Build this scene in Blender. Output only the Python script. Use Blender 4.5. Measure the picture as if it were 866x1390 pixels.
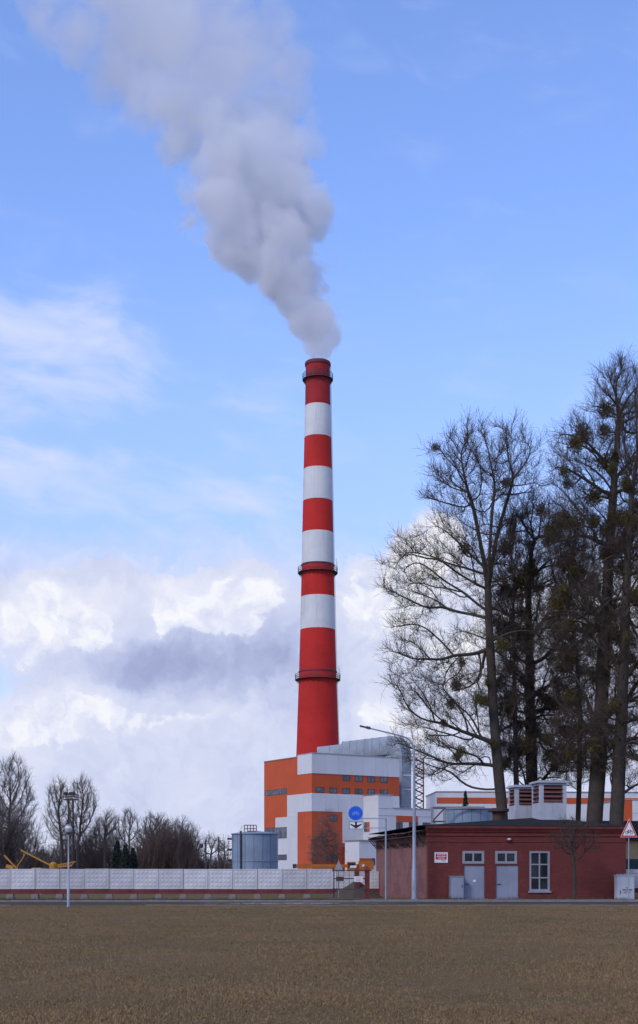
import bpy, bmesh, math, random
import numpy as np
from mathutils import Vector

# ------------------------------------------------------------------ scene, camera, sky, sun
scene = bpy.context.scene
for o in list(bpy.data.objects):
    bpy.data.objects.remove(o)
COL = scene.collection
R = math.radians
EYE, FPX, CX, HZ = 1.6, 1800.0, 433.0, 1187.0

cam_d = bpy.data.cameras.new('camera')
cam = bpy.data.objects.new('camera', cam_d)
COL.objects.link(cam)
cam.location = (0, 0, EYE)
cam.rotation_euler = (R(90), 0, 0)
cam_d.sensor_fit = 'VERTICAL'
cam_d.sensor_height = 36
cam_d.lens = FPX / 1390 * 36
cam_d.shift_y = (HZ - 695) / 1390
cam_d.clip_start = 0.5
cam_d.clip_end = 20000
scene.camera = cam

scene.view_settings.view_transform = 'Standard'
scene.view_settings.look = 'None'
scene.view_settings.gamma = 1.0
scene.view_settings.exposure = 0.0
scene.render.engine = 'CYCLES'
cy = scene.cycles
cy.use_denoising = True
try:
    cy.denoiser = 'OPENIMAGEDENOISE'
    cy.denoising_input_passes = 'RGB_ALBEDO_NORMAL'
except Exception:
    pass
cy.use_adaptive_sampling = True
cy.adaptive_threshold = 0.015
cy.adaptive_min_samples = 16
cy.max_bounces = 8
cy.diffuse_bounces = 3
cy.glossy_bounces = 3
cy.volume_bounces = 6
cy.transparent_max_bounces = 8
cy.volume_step_rate = 0.4

SUN_AZ, SUN_EL = -138.0, 38.0          # azimuth clockwise from +Y, degrees


def S(r, g, b):
    f = lambda c: (c / 255 / 12.92) if c / 255 <= 0.04045 else ((c / 255 + 0.055) / 1.055) ** 2.4
    return (f(r), f(g), f(b))


def skydeg(x, y):
    return (math.degrees(math.atan2(x - CX, FPX)),
            math.degrees(math.atan2(HZ - y, math.hypot(FPX, x - CX))))


class NG:
    """small helper for node graphs"""
    def __init__(self, tree):
        self.t = tree; self.n = tree.nodes; self.l = tree.links

    def new(self, t, **kw):
        n = self.n.new(t)
        for k, v in kw.items():
            setattr(n, k, v)
        return n

    def put(self, sock, v):
        if isinstance(v, bpy.types.NodeSocket):
            self.l.new(v, sock)
        else:
            if hasattr(sock, 'default_value') and not isinstance(v, (int, float)) and len(v) == 3:
                try:
                    sock.default_value = (*v, 1.0)
                    return
                except Exception:
                    pass
            sock.default_value = v

    def m(self, op, a, b=0.0, c=None, clamp=False):
        n = self.new('ShaderNodeMath', operation=op, use_clamp=clamp)
        self.put(n.inputs[0], a); self.put(n.inputs[1], b)
        if c is not None:
            self.put(n.inputs[2], c)
        return n.outputs[0]

    def add(self, *a):
        r = a[0]
        for x in a[1:]:
            r = self.m('ADD', r, x)
        return r

    def mul(self, *a):
        r = a[0]
        for x in a[1:]:
            r = self.m('MULTIPLY', r, x)
        return r

    def sub(self, a, b): return self.m('SUBTRACT', a, b)

    def step(self, v, lo, hi, o0=0.0, o1=1.0, smooth=True):
        n = self.new('ShaderNodeMapRange', interpolation_type='SMOOTHSTEP' if smooth else 'LINEAR')
        n.clamp = True
        self.put(n.inputs[0], v); self.put(n.inputs[1], lo); self.put(n.inputs[2], hi)
        self.put(n.inputs[3], o0); self.put(n.inputs[4], o1)
        return n.outputs[0]

    def xyz(self, a, b, c):
        n = self.new('ShaderNodeCombineXYZ')
        self.put(n.inputs[0], a); self.put(n.inputs[1], b); self.put(n.inputs[2], c)
        return n.outputs[0]

    def sep(self, v):
        n = self.new('ShaderNodeSeparateXYZ')
        self.put(n.inputs[0], v)
        return n.outputs

    def noise(self, v, scale, detail=5, rough=0.5, dist=0.0, typ='FBM', lac=2.0):
        n = self.new('ShaderNodeTexNoise')
        n.noise_type = typ
        self.put(n.inputs['Vector'], v)
        n.inputs['Scale'].default_value = scale
        n.inputs['Detail'].default_value = detail
        n.inputs['Roughness'].default_value = rough
        n.inputs['Lacunarity'].default_value = lac
        n.inputs['Distortion'].default_value = dist
        return n.outputs[0]

    def mix(self, f, a, b, blend='MIX'):
        n = self.new('ShaderNodeMix', data_type='RGBA', blend_type=blend)
        self.put(n.inputs[0], f); self.put(n.inputs[6], a); self.put(n.inputs[7], b)
        return n.outputs[2]

    def ramp(self, f, stops):
        n = self.new('ShaderNodeValToRGB')
        e = n.color_ramp.elements
        while len(e) < len(stops):
            e.new(0.5)
        for el, (p, c) in zip(e, stops):
            el.position = p; el.color = (*c, 1)
        self.put(n.inputs[0], f)
        return n.outputs[0]


def build_world():
    w = bpy.data.worlds.new('World')
    scene.world = w
    w.use_nodes = True
    g = NG(w.node_tree)
    g.n.clear()
    out = g.new('ShaderNodeOutputWorld')
    bg = g.new('ShaderNodeBackground')
    STR = 0.15
    bg.inputs[1].default_value = STR
    g.l.new(bg.outputs[0], out.inputs[0])
    sky = g.new('ShaderNodeTexSky')
    sky.sky_type = 'NISHITA'
    sky.sun_disc = False
    sky.sun_elevation = R(SUN_EL)
    sky.sun_rotation = R(SUN_AZ)
    sky.altitude = 200
    sky.air_density = 1.0
    sky.dust_density = 0.6
    sky.ozone_density = 2.2
    tint = g.mix(1.0, sky.outputs[0], (1.50, 1.56, 1.98), 'MULTIPLY')
    d = g.new('ShaderNodeTexCoord').outputs['Generated']
    x, y, z = g.sep(d)
    az = g.mul(g.m('ARCTAN2', x, y), 180 / math.pi)
    el = g.mul(g.m('ARCSINE', z), 180 / math.pi)
    # domain warp so that the clouds get ragged, billowing borders
    P = g.xyz(az, el, 0.0)

    def warp(scale, detail, amp, rough, off):
        n = g.new('ShaderNodeTexNoise')
        mp = g.new('ShaderNodeMapping'); mp.inputs['Location'].default_value = (off, off * 1.7, off)
        g.l.new(P, mp.inputs[0])
        g.l.new(mp.outputs[0], n.inputs['Vector'])
        n.inputs['Scale'].default_value = scale; n.inputs['Detail'].default_value = detail
        n.inputs['Roughness'].default_value = rough
        s = g.sep(n.outputs['Color'])
        return g.mul(g.sub(s[0], 0.5), amp), g.mul(g.sub(s[1], 0.5), amp)
    w1 = warp(0.22, 3, 5.5, 0.5, 3.3)
    w2 = warp(0.95, 6, 1.8, 0.60, 11.7)
    wa = g.add(az, w1[0], w2[0]); we = g.add(el, g.mul(w1[1], 0.55), w2[1])

    def gauss(a, e, px, py, rx, ry):
        a0, e0 = skydeg(px, py)
        ra = rx / FPX * 57.3; re_ = ry / FPX * 57.3
        u = g.mul(g.sub(a, a0), 1 / ra); v = g.mul(g.sub(e, e0), 1 / re_)
        return g.m('EXPONENT', g.mul(g.add(g.mul(u, u), g.mul(v, v)), -1.0))

    def gsum(lst, a, e):
        r = None
        for (px, py, rx, ry, w_) in lst:
            t = g.mul(gauss(a, e, px, py, rx, ry), w_)
            r = t if r is None else g.add(r, t)
        return r
    WP = g.xyz(wa, we, 0.0)
    # brightness of the cumulus bank: puffs (+) and bellies (-) in it
    bright = gsum([(95, 830, 58, 46, .75), (30, 850, 60, 38, .42), (262, 822, 66, 40, .80), (330, 830, 45, 40, .40),
                   (505, 800, 55, 70, .50), (590, 750, 36, 45, .80), (640, 860, 90, 90, .25), (545, 985, 45, 34, .50),
                   (70, 965, 100, 30, .42), (30, 1010, 60, 40, .35), (230, 975, 100, 26, .22),
                   (335, 908, 120, 46, -.62), (200, 892, 75, 42, -.55), (60, 900, 80, 22, -.22), (140, 780, 150, 16, -.12),
                   (390, 860, 40, 60, -.22), (230, 1075, 300, 50, -.08), (480, 930, 60, 60, -.08),
                   (900, 820, 120, 60, .5), (1150, 860, 140, 60, .4), (-250, 840, 110, 50, .5), (-480, 860, 120, 60, .4)], wa, we)
    nl = g.sub(g.noise(P, 0.16, 4, 0.5), 0.5)
    nb = g.sub(g.noise(WP, 0.50, 5, 0.53), 0.5)
    WQ = g.xyz(g.add(wa, -0.30), g.add(we, 0.42), 0.0)
    nq = g.sub(g.noise(WQ, 0.50, 5, 0.53), 0.5)
    relief = g.sub(nb, nq)
    puff = g.add(gsum([(100, 842, 52, 44, 1.0), (40, 862, 52, 30, .8), (265, 832, 64, 36, 1.0), (332, 838, 40, 40, .8), (505, 810, 50, 66, .9),
                       (590, 760, 34, 44, 1.1), (70, 985, 100, 34, .9), (210, 978, 70, 20, .7), (545, 990, 42, 32, .9), (640, 880, 80, 80, .7),
                       (900, 830, 120, 60, .9), (1150, 870, 140, 60, .9), (-250, 850, 110, 50, .9), (-480, 870, 120, 60, .9)], wa, we), g.mul(nb, 0.9))
    crisp = g.step(puff, 0.42, 0.55)
    shade = g.add(g.mul(bright, 0.56), g.mul(nb, 0.35), g.mul(relief, 0.40), g.mul(nl, 0.30), 0.545)
    lit = g.add(g.mul(relief, 1.3), g.mul(nb, 0.25), g.mul(bright, 0.25), 0.72)
    b = g.add(g.mul(shade, g.sub(1.0, crisp)), g.mul(lit, crisp))
    ccol = g.ramp(b, [(0.0, S(158, 168, 208)), (0.25, S(180, 190, 226)), (0.5, S(206, 214, 242)),
                      (0.75, S(226, 230, 249)), (1.0, S(248, 249, 255))])
    # coverage: the bank below ~13 degrees, then streaks of thin high cloud
    bank = g.step(g.add(we, g.mul(nb, -2.0)), 15.2, 11.6)
    bumps = g.m('MINIMUM', g.mul(gsum([(100, 805, 70, 40, 1), (280, 805, 90, 40, 1), (520, 790, 70, 50, 1), (590, 745, 40, 45, 1)], wa, we), 1.6), 1.0)
    bank = g.m('MAXIMUM', bank, g.step(bumps, 0.35, 0.8))
    # a gap of blue at the far left, between the two tiers of the bank
    gap = gsum([(0, 915, 24, 24, .8)], wa, we)
    bank = g.mul(bank, g.sub(1.0, gap))
    st = g.xyz(g.mul(az, 0.34), g.add(g.mul(el, 0.9), g.mul(az, 0.12), g.mul(w1[1], 0.25)), 4.2)
    cn = g.noise(st, 0.8, 5, 0.52, 0.25)
    cir_zone = g.add(gsum([(20, 455, 165, 62, 1.0), (130, 470, 90, 60, .35), (90, 640, 190, 50, .50), (300, 672, 140, 24, .55),
                           (330, 560, 90, 40, .25), (380, 490, 60, 20, .2), (700, 480, 120, 60, .2), (-300, 560, 220, 120, .8),
                           (1300, 520, 260, 120, .7)], az, el), g.step(el, 22, 14, 0.0, 0.25))
    cir = g.mul(g.step(g.add(cn, g.mul(cir_zone, 0.32)), 0.50, 1.02), g.step(cir_zone, 0.02, 0.5, 0.3, 1.0))
    # overhead and behind: broken cloud, as the flat light on the ground implies
    ov = g.noise(d, 2.2, 6, 0.55)
    over = g.mul(g.step(el, 38, 55), g.step(ov, 0.42, 0.60, 0.25, 0.9))
    inv = 1.0 / STR
    sc = lambda c, k: g.mix(1.0, c, (k, k, k), 'MULTIPLY')
    tint = g.mix(g.step(el, 27, 10, 0.0, 0.60), tint, sc(S(172, 195, 250), inv))
    col = g.mix(g.mul(cir, 0.85), tint, sc(S(214, 224, 252), inv))
    col = g.mix(bank, col, sc(ccol, inv))
    col = g.mix(over, col, sc(S(206, 210, 226), inv))
    g.l.new(col, bg.inputs[0])
    try:
        w.cycles.sampling_method = 'MANUAL'; w.cycles.sample_map_resolution = 512
    except Exception:
        pass


build_world()
sun_d = bpy.data.lights.new('sun', 'SUN')
sun = bpy.data.objects.new('sun', sun_d)
COL.objects.link(sun)
sun_d.energy = 1.5
sun_d.angle = R(11)
sun_d.color = (1.0, 0.90, 0.77)
sd = Vector((math.sin(R(SUN_AZ)) * math.cos(R(SUN_EL)), math.cos(R(SUN_AZ)) * math.cos(R(SUN_EL)), math.sin(R(SUN_EL))))
sun.rotation_euler = sd.to_track_quat('Z', 'Y').to_euler()
sun.location = (-40, -30, 60)

# ------------------------------------------------------------------ helpers
def at(x, y, Y):
    return Vector(((x - CX) / FPX * Y, Y, EYE + (HZ - y) / FPX * Y))


def tag(o, label=None, cat=None, group=None, kind=None):
    for k, v in (('label', label), ('category', cat), ('group', group), ('kind', kind)):
        if v:
            o[k] = v
    return o


def thing(name, loc, label, cat, group=None):
    o = bpy.data.objects.new(name, None)
    COL.objects.link(o)
    o.location = loc
    o.empty_display_size = 0.2
    return tag(o, label, cat, group)


def root_loc(o):
    v = Vector((0, 0, 0))
    while o is not None:
        v += o.location
        o = o.parent
    return v


class MB:
    def __init__(s):
        s.v = []; s.f = []; s.mi = []; s.cur = 0

    def face(s, *idx):
        s.f.append(tuple(idx)); s.mi.append(s.cur)

    def hexa(s, p):
        """8 corners: bottom ring 0-3 counter-clockwise, top ring 4-7"""
        b = len(s.v)
        s.v += [tuple(q) for q in p]
        for q in ((0, 3, 2, 1), (4, 5, 6, 7), (0, 1, 5, 4), (1, 2, 6, 5), (2, 3, 7, 6), (3, 0, 4, 7)):
            s.face(*[b + i for i in q])
        return s

    def box(s, x0, x1, y0, y1, z0, z1):
        return s.hexa([(x0, y0, z0), (x1, y0, z0), (x1, y1, z0), (x0, y1, z0),
                       (x0, y0, z1), (x1, y0, z1), (x1, y1, z1), (x0, y1, z1)])

    def bar(s, a, b, w, h=None, up=(0, 0, 1)):
        """rectangular bar from a to b"""
        a = Vector(a); b = Vector(b); h = h or w
        d = (b - a).normalized(); upv = Vector(up)
        if abs(d.dot(upv)) > 0.98:
            upv = Vector((0, 1, 0))
        r = d.cross(upv).normalized() * (w / 2); u = r.cross(d).normalized() * (h / 2)
        return s.hexa([a - r - u, a + r - u, b + r - u, b - r - u, a - r + u, a + r + u, b + r + u, b - r + u])

    def tube(s, pts, rad, n=8, caps=True):
        pts = [Vector(p) for p in pts]
        if not hasattr(rad, '__len__'):
            rad = [rad] * len(pts)
        base = len(s.v)
        u = None
        for i, p in enumerate(pts):
            d = (pts[min(i + 1, len(pts) - 1)] - pts[max(i - 1, 0)])
            d = d.normalized() if d.length > 1e-9 else Vector((0, 0, 1))
            if u is None:
                u = d.orthogonal().normalized()
            else:
                u = (u - d * u.dot(d))
                u = u.normalized() if u.length > 1e-6 else d.orthogonal().normalized()
            w = d.cross(u)
            for k in range(n):
                a = 2 * math.pi * k / n
                s.v.append(tuple(p + (u * math.cos(a) + w * math.sin(a)) * rad[i]))
        for i in range(len(pts) - 1):
            for k in range(n):
                a = base + i * n + k; b = base + i * n + (k + 1) % n
                s.face(a, b, b + n, a + n)
        if caps:
            s.face(*[base + k for k in range(n)][::-1])
            e = base + (len(pts) - 1) * n
            s.face(*[e + k for k in range(n)])
        return s

    def lathe(s, c, prof, n=32, cap=True):
        """prof: (radius, z) from bottom to top, about a vertical axis at c"""
        b = len(s.v)
        for r, z in prof:
            for k in range(n):
                a = 2 * math.pi * k / n
                s.v.append((c[0] + r * math.cos(a), c[1] + r * math.sin(a), c[2] + z))
        for i in range(len(prof) - 1):
            for k in range(n):
                q = b + i * n + k; w = b + i * n + (k + 1) % n
                s.face(q, w, w + n, q + n)
        if cap:
            s.face(*[b + k for k in range(n)][::-1])
            e = b + (len(prof) - 1) * n
            s.face(*[e + k for k in range(n)])
        return s

    def prism(s, poly, z0, z1):
        b = len(s.v); n = len(poly)
        s.v += [(p[0], p[1], z0) for p in poly] + [(p[0], p[1], z1) for p in poly]
        s.face(*[b + i for i in range(n)][::-1]); s.face(*[b + n + i for i in range(n)])
        for i in range(n):
            j = (i + 1) % n
            s.face(b + i, b + j, b + n + j, b + n + i)
        return s

    def plate(s, pts, nrm, th):
        """polygon pts extruded by th along nrm"""
        b = len(s.v); n = len(pts); nv = Vector(nrm) * th
        s.v += [tuple(p) for p in pts] + [tuple(Vector(p) + nv) for p in pts]
        s.face(*[b + i for i in range(n)][::-1]); s.face(*[b + n + i for i in range(n)])
        for i in range(n):
            j = (i + 1) % n
            s.face(b + i, b + j, b + n + j, b + n + i)
        return s

    def ring(s, c, nrm, ri, ro, th, n=28, a0=0.0, a1=2 * math.pi):
        c = Vector(c); nv = Vector(nrm).normalized()
        u = nv.cross(Vector((0, 0, 1)))
        u = u.normalized() if u.length > 1e-6 else Vector((1, 0, 0))
        w = u.cross(nv)
        b = len(s.v)
        full = abs(a1 - a0 - 2 * math.pi) < 1e-6
        m = n if full else n + 1
        for k in range(m):
            a = a0 + (a1 - a0) * k / n
            e = u * math.cos(a) + w * math.sin(a)
            for rr, off in ((ri, 0), (ro, 0), (ro, th), (ri, th)):
                s.v.append(tuple(c + e * rr + nv * off))
        for k in range(n):
            q = b + 4 * k; r_ = b + 4 * ((k + 1) % m)
            for i in range(4):
                j = (i + 1) % 4
                s.face(q + i, q + j, r_ + j, r_ + i)
        return s

    def data(s, name, mats, origin=(0, 0, 0), smooth=False, fix=True):
        me = bpy.data.meshes.new(name)
        o = Vector(origin)
        me.from_pydata([(v[0] - o.x, v[1] - o.y, v[2] - o.z) for v in s.v], [], s.f)
        mats = mats if isinstance(mats, (list, tuple)) else [mats]
        for m in mats:
            me.materials.append(m)
        if len(mats) > 1:
            me.polygons.foreach_set('material_index', s.mi)
        if fix:
            bm = bmesh.new(); bm.from_mesh(me)
            bmesh.ops.recalc_face_normals(bm, faces=bm.faces)
            bm.to_mesh(me); bm.free()
        if smooth:
            me.polygons.foreach_set('use_smooth', [True] * len(me.polygons))
            if smooth != 'all':
                me.set_sharp_from_angle(angle=R(38))
        me.update()
        return me

    def build(s, name, mats, parent=None, origin=None, smooth=False, fix=True):
        org = root_loc(parent) if parent is not None else Vector(origin or (0, 0, 0))
        o = bpy.data.objects.new(name, s.data(name, mats, org, smooth, fix))
        COL.objects.link(o)
        if parent is not None:
            o.parent = parent
        else:
            o.location = org
        return o


def inst(name, me, parent, loc, rz=0.0, scale=1.0):
    o = bpy.data.objects.new(name, me)
    COL.objects.link(o)
    o.parent = parent
    o.location = Vector(loc) - (root_loc(parent) if parent else Vector())
    o.rotation_euler[2] = rz
    o.scale = (scale,) * 3 if not hasattr(scale, '__len__') else scale
    return o


class Face:
    """a vertical wall plane: origin, direction angle; u along it, outward normal to the camera side"""
    def __init__(s, ox, oy, ang):
        s.o = Vector((ox, oy)); s.d = Vector((math.cos(R(ang)), math.sin(R(ang)))); s.n = Vector((s.d.y, -s.d.x))
        s.ang = ang

    def u(s, px, off=0.0):
        k = (px - CX) / FPX; o = s.o + s.n * off
        return (k * o.y - o.x) / (s.d.x - k * s.d.y)

    def Y(s, px): return s.o.y + s.u(px) * s.d.y

    def z(s, px, py): return EYE + (HZ - py) / FPX * s.Y(px)

    def p(s, u, z, off=0.0):
        q = s.o + s.d * u + s.n * off
        return Vector((q.x, q.y, z))

    def slab(s, mb, u0, u1, z0, z1, o0, o1):
        p = s.p
        return mb.hexa([p(u0, z0, o1), p(u1, z0, o1), p(u1, z0, o0), p(u0, z0, o0),
                        p(u0, z1, o1), p(u1, z1, o1), p(u1, z1, o0), p(u0, z1, o0)])

    def window(s, root, u0, u1, z0, z1, fm, gm, cols=1, rows=1, fw=0.08, dep=0.10, off=0.0, name='window'):
        """frame bars (part) with a pane (sub-part); stands off the wall plane"""
        mb = MB()
        s.slab(mb, u0, u1, z0, z0 + fw, off, off + dep); s.slab(mb, u0, u1, z1 - fw, z1, off, off + dep)
        s.slab(mb, u0, u0 + fw, z0 + fw, z1 - fw, off, off + dep); s.slab(mb, u1 - fw, u1, z0 + fw, z1 - fw, off, off + dep)
        for c in range(1, cols):
            uc = u0 + (u1 - u0) * c / cols
            s.slab(mb, uc - fw * .35, uc + fw * .35, z0 + fw, z1 - fw, off, off + dep * .9)
        for r_ in range(1, rows):
            zc = z0 + (z1 - z0) * r_ / rows
            s.slab(mb, u0 + fw, u1 - fw, zc - fw * .35, zc + fw * .35, off, off + dep * .85)
        w = mb.build(name, fm, root)
        for c in range(cols):
            for r_ in range(rows):
                a = u0 + fw + (u1 - u0 - 2 * fw) * c / cols; b = u0 + fw + (u1 - u0 - 2 * fw) * (c + 1) / cols
                e = z0 + fw + (z1 - z0 - 2 * fw) * r_ / rows; f = z0 + fw + (z1 - z0 - 2 * fw) * (r_ + 1) / rows
                s.slab(MB(), a, b, e, f, off + 0.004, off + dep * .4).build('pane', gm, w)
        return w


# ------------------------------------------------------------------ materials
MATS = {}


def mat(name, col, rough=0.75, var=0.18, scale=1.5, metal=0.0, bump=0.0, bscale=20.0, streak=0.0, spec=0.35, dark=None, grime=None, orand=0.0):
    """noise-varied procedural paint; streak adds vertical weather marks"""
    m = bpy.data.materials.new(name); m.use_nodes = True
    g = NG(m.node_tree)
    b = g.n['Principled BSDF']
    co = g.new('ShaderNodeTexCoord').outputs['Object']
    n1 = g.noise(co, scale, 6, 0.6)
    dk = dark or tuple(c * 0.55 for c in col)
    f = g.step(n1, 0.35, 0.75, 0.0, min(1.0, var * 2.2))
    c = g.mix(f, col, dk)
    n2 = g.noise(co, scale * 9, 4, 0.65)
    c = g.mix(g.step(n2, 0.45, 0.8, 0, var), c, tuple(min(1, k * 1.25) for k in col))
    if streak:
        x, y, z = g.sep(co)
        sv = g.noise(g.xyz(g.mul(x, 2.2), g.mul(y, 2.2), g.mul(z, 0.06)), 1.0, 5, 0.7)
        c = g.mix(g.step(sv, 0.5, 0.75, 0, streak), c, grime or tuple(k * 0.4 for k in col))
    if orand:
        k = g.sub(1.0, g.mul(g.new('ShaderNodeObjectInfo').outputs['Random'], orand))
        c = g.mix(1.0, c, g.xyz(k, k, k), 'MULTIPLY')
    g.l.new(c, b.inputs['Base Color'])
    b.inputs['Roughness'].default_value = rough
    b.inputs['Metallic'].default_value = metal
    b.inputs['Specular IOR Level'].default_value = spec
    if bump:
        bn = g.new('ShaderNodeBump'); bn.inputs['Strength'].default_value = bump
        bn.inputs['Distance'].default_value = 0.02
        g.l.new(g.noise(co, bscale, 5, 0.6), bn.inputs['Height'])
        g.l.new(bn.outputs[0], b.inputs['Normal'])
    MATS[name] = m
    return m


def brick_mat(name, c1, c2, mortar, ang, msize=0.012, stain=0.4):
    m = bpy.data.materials.new(name); m.use_nodes = True
    g = NG(m.node_tree); b = g.n['Principled BSDF']
    co = g.new('ShaderNodeTexCoord').outputs['Object']
    mp = g.new('ShaderNodeMapping'); mp.inputs['Rotation'].default_value = (0, 0, -R(ang))
    g.l.new(co, mp.inputs[0])
    x, y, z = g.sep(mp.outputs[0])
    v = g.xyz(g.add(x, y), z, 0.0)
    br = g.new('ShaderNodeTexBrick')
    g.l.new(v, br.inputs['Vector'])
    br.inputs['Color1'].default_value = (*c1, 1); br.inputs['Color2'].default_value = (*c2, 1); br.inputs['Mortar'].default_value = (*mortar, 1)
    br.inputs['Scale'].default_value = 1.0; br.inputs['Mortar Size'].default_value = msize
    br.inputs['Brick Width'].default_value = 0.26; br.inputs['Row Height'].default_value = 0.078
    br.inputs['Mortar Smooth'].default_value = 0.1
    n = g.noise(co, 0.7, 6, 0.62)
    c = g.mix(g.step(n, 0.42, 0.72, 0, stain), br.outputs[0], tuple(k * 0.4 for k in c1))
    n2 = g.noise(g.xyz(g.mul(x, 1.0), g.mul(y, 1.0), g.mul(z, 3.2)), 1.4, 6, 0.75)
    c = g.mix(g.step(n2, 0.52, 0.75, 0, stain), c, tuple(min(1, k * 1.7 + .02) for k in c2))
    g.l.new(c, b.inputs['Base Color'])
    b.inputs['Roughness'].default_value = 0.85
    bn = g.new('ShaderNodeBump'); bn.inputs['Strength'].default_value = 0.5; bn.inputs['Distance'].default_value = 0.01
    g.l.new(g.add(g.mul(br.outputs[1], -1.0), g.mul(g.noise(co, 30, 4, .6), 0.6)), bn.inputs['Height'])
    g.l.new(bn.outputs[0], b.inputs['Normal'])
    return m


def glass_mat(name, col, rough=0.08, spec=0.6):
    m = bpy.data.materials.new(name); m.use_nodes = True
    g = NG(m.node_tree); b = g.n['Principled BSDF']
    co = g.new('ShaderNodeTexCoord').outputs['Object']
    c = g.mix(g.step(g.noise(co, 0.8, 4, 0.6), 0.4, 0.7), col, tuple(min(1, k * 2.2 + .01) for k in col))
    g.l.new(c, b.inputs['Base Color'])
    b.inputs['Roughness'].default_value = rough
    b.inputs['Specular IOR Level'].default_value = spec
    bn = g.new('ShaderNodeBump'); bn.inputs['Strength'].default_value = 0.15; bn.inputs['Distance'].default_value = 0.02
    g.l.new(g.noise(co, 1.3, 2, .5), bn.inputs['Height']); g.l.new(bn.outputs[0], b.inputs['Normal'])
    return m


M_red = mat('chimney red', (0.50, 0.019, 0.015), 0.8, 0.28, 0.12, streak=0.5, grime=(0.26, 0.02, 0.016))
M_redtop = mat('sooty chimney red', (0.33, 0.020, 0.026), 0.85, 0.4, 0.25, streak=0.75, grime=(0.10, 0.02, 0.025))
M_cwhite = mat('chimney white', (0.60, 0.62, 0.63), 0.75, 0.2, 0.12, streak=0.5, grime=(0.38, 0.37, 0.36))
M_soot = mat('sooty rim', (0.16, 0.03, 0.035), 0.8, 0.4, 0.5)
M_steel_dark = mat('dark steel', (0.055, 0.055, 0.065), 0.55, 0.2, 2.0, metal=0.2)
M_railred = mat('rail dark red', (0.16, 0.045, 0.05), 0.6, 0.2, 2.0)
M_galv = mat('galvanised steel', (0.33, 0.35, 0.38), 0.45, 0.2, 3.0, metal=0.55)
M_orange = mat('orange cladding', (0.53, 0.088, 0.026), 0.65, 0.14, 0.25, streak=0.25, orand=0.12)
M_bwhite = mat('white cladding', (0.62, 0.63, 0.66), 0.6, 0.10, 0.2, streak=0.22, grime=(0.42, 0.43, 0.45), orand=0.07)
M_duct = mat('duct sheet metal', (0.30, 0.345, 0.40), 0.6, 0.25, 0.6, metal=0.15, streak=0.25, grime=(0.24, 0.28, 0.32))
M_tank = mat('tank blue grey', (0.20, 0.27, 0.37), 0.5, 0.2, 0.5, streak=0.3, grime=(0.13, 0.17, 0.22))
M_conc = mat('painted concrete panel', (0.60, 0.60, 0.63), 0.85, 0.22, 1.2, bump=0.4, bscale=25, streak=0.35, grime=(0.34, 0.33, 0.33), orand=0.24)
M_foot = mat('bare concrete', (0.18, 0.165, 0.15), 0.9, 0.3, 3.0, bump=0.5)
M_beam = mat('plinth red paint', (0.15, 0.036, 0.036), 0.8, 0.35, 1.2, streak=0.3)
M_roof = mat('roofing felt', (0.024, 0.023, 0.025), 1.0, 0.35, 1.2, bump=0.4, bscale=8, spec=0.1)
M_cornice = mat('cornice red paint', (0.165, 0.030, 0.025), 0.8, 0.35, 1.6, bump=0.4, bscale=14, streak=0.35, grime=(0.06, 0.025, 0.025))
M_rafter = mat('weathered wood', (0.075, 0.042, 0.040), 0.9, 0.3, 3.0, bump=0.4)
M_door = mat('door grey blue paint', (0.25, 0.28, 0.36), 0.6, 0.15, 1.0, bump=0.15, bscale=6, streak=0.18)
M_fgrey = mat('window frame grey', (0.27, 0.28, 0.33), 0.7, 0.15, 2.0)
M_white = mat('white paint', (0.72, 0.73, 0.76), 0.55, 0.10, 2.0)
M_black = mat('black print', (0.012, 0.013, 0.02), 0.6, 0.1, 3.0)
M_redp = mat('sign red', (0.52, 0.03, 0.045), 0.5, 0.1, 3.0)
M_blue = mat('sign blue', (0.012, 0.10, 0.62), 0.4, 0.08, 2.0)
M_lblue = mat('sign pale blue', (0.20, 0.40, 0.78), 0.4, 0.08, 2.0)
M_pole = mat('lamp post grey blue', (0.30, 0.34, 0.41), 0.5, 0.18, 3.0, metal=0.35)
M_louvre = mat('louvre brown', (0.15, 0.062, 0.055), 0.75, 0.25, 3.0)
M_yellow = mat('machine yellow', (0.42, 0.20, 0.022), 0.5, 0.2, 2.0)
M_yor = mat('machine orange', (0.40, 0.125, 0.018), 0.5, 0.2, 2.0)
M_bark = mat('bark dark', (0.056, 0.045, 0.037), 0.9, 0.35, 2.5, bump=0.8, bscale=9)
M_twig = mat('twig brown', (0.080, 0.060, 0.048), 0.9, 0.25, 1.0)
M_ftwig = mat('hazed far twig', (0.105, 0.084, 0.076), 0.9, 0.25, 0.5)  # lightened base colour, with the distance haze painted in
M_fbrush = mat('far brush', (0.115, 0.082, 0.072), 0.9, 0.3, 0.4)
M_birch = mat('birch twig', (0.16, 0.12, 0.11), 0.9, 0.2, 0.5)
M_mist = mat('mistletoe', (0.108, 0.090, 0.026), 0.8, 0.35, 2.0, dark=(0.055, 0.046, 0.018))
M_spruce = mat('spruce needles', (0.022, 0.036, 0.028), 0.85, 0.3, 1.5)
M_glass = glass_mat('dark glass', (0.012, 0.016, 0.022), 0.12, 0.25)
M_bglass = glass_mat('plant window glass', (0.055, 0.065, 0.085), 0.2, 0.5)
M_lens = mat('lamp lens', (0.55, 0.57, 0.6), 0.3, 0.1, 3)
M_soil = mat('soil', (0.075, 0.058, 0.045), 0.95, 0.35, 1.5, bump=0.8, bscale=6)
M_beige = mat('beige render', (0.46, 0.34, 0.20), 0.8, 0.15, 0.8, streak=0.2)
M_green = mat('dark green paint', (0.03, 0.06, 0.06), 0.7, 0.2, 1.0)
M_tyre = mat('tyre rubber', (0.02, 0.02, 0.02), 0.9, 0.2, 3.0)

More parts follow.
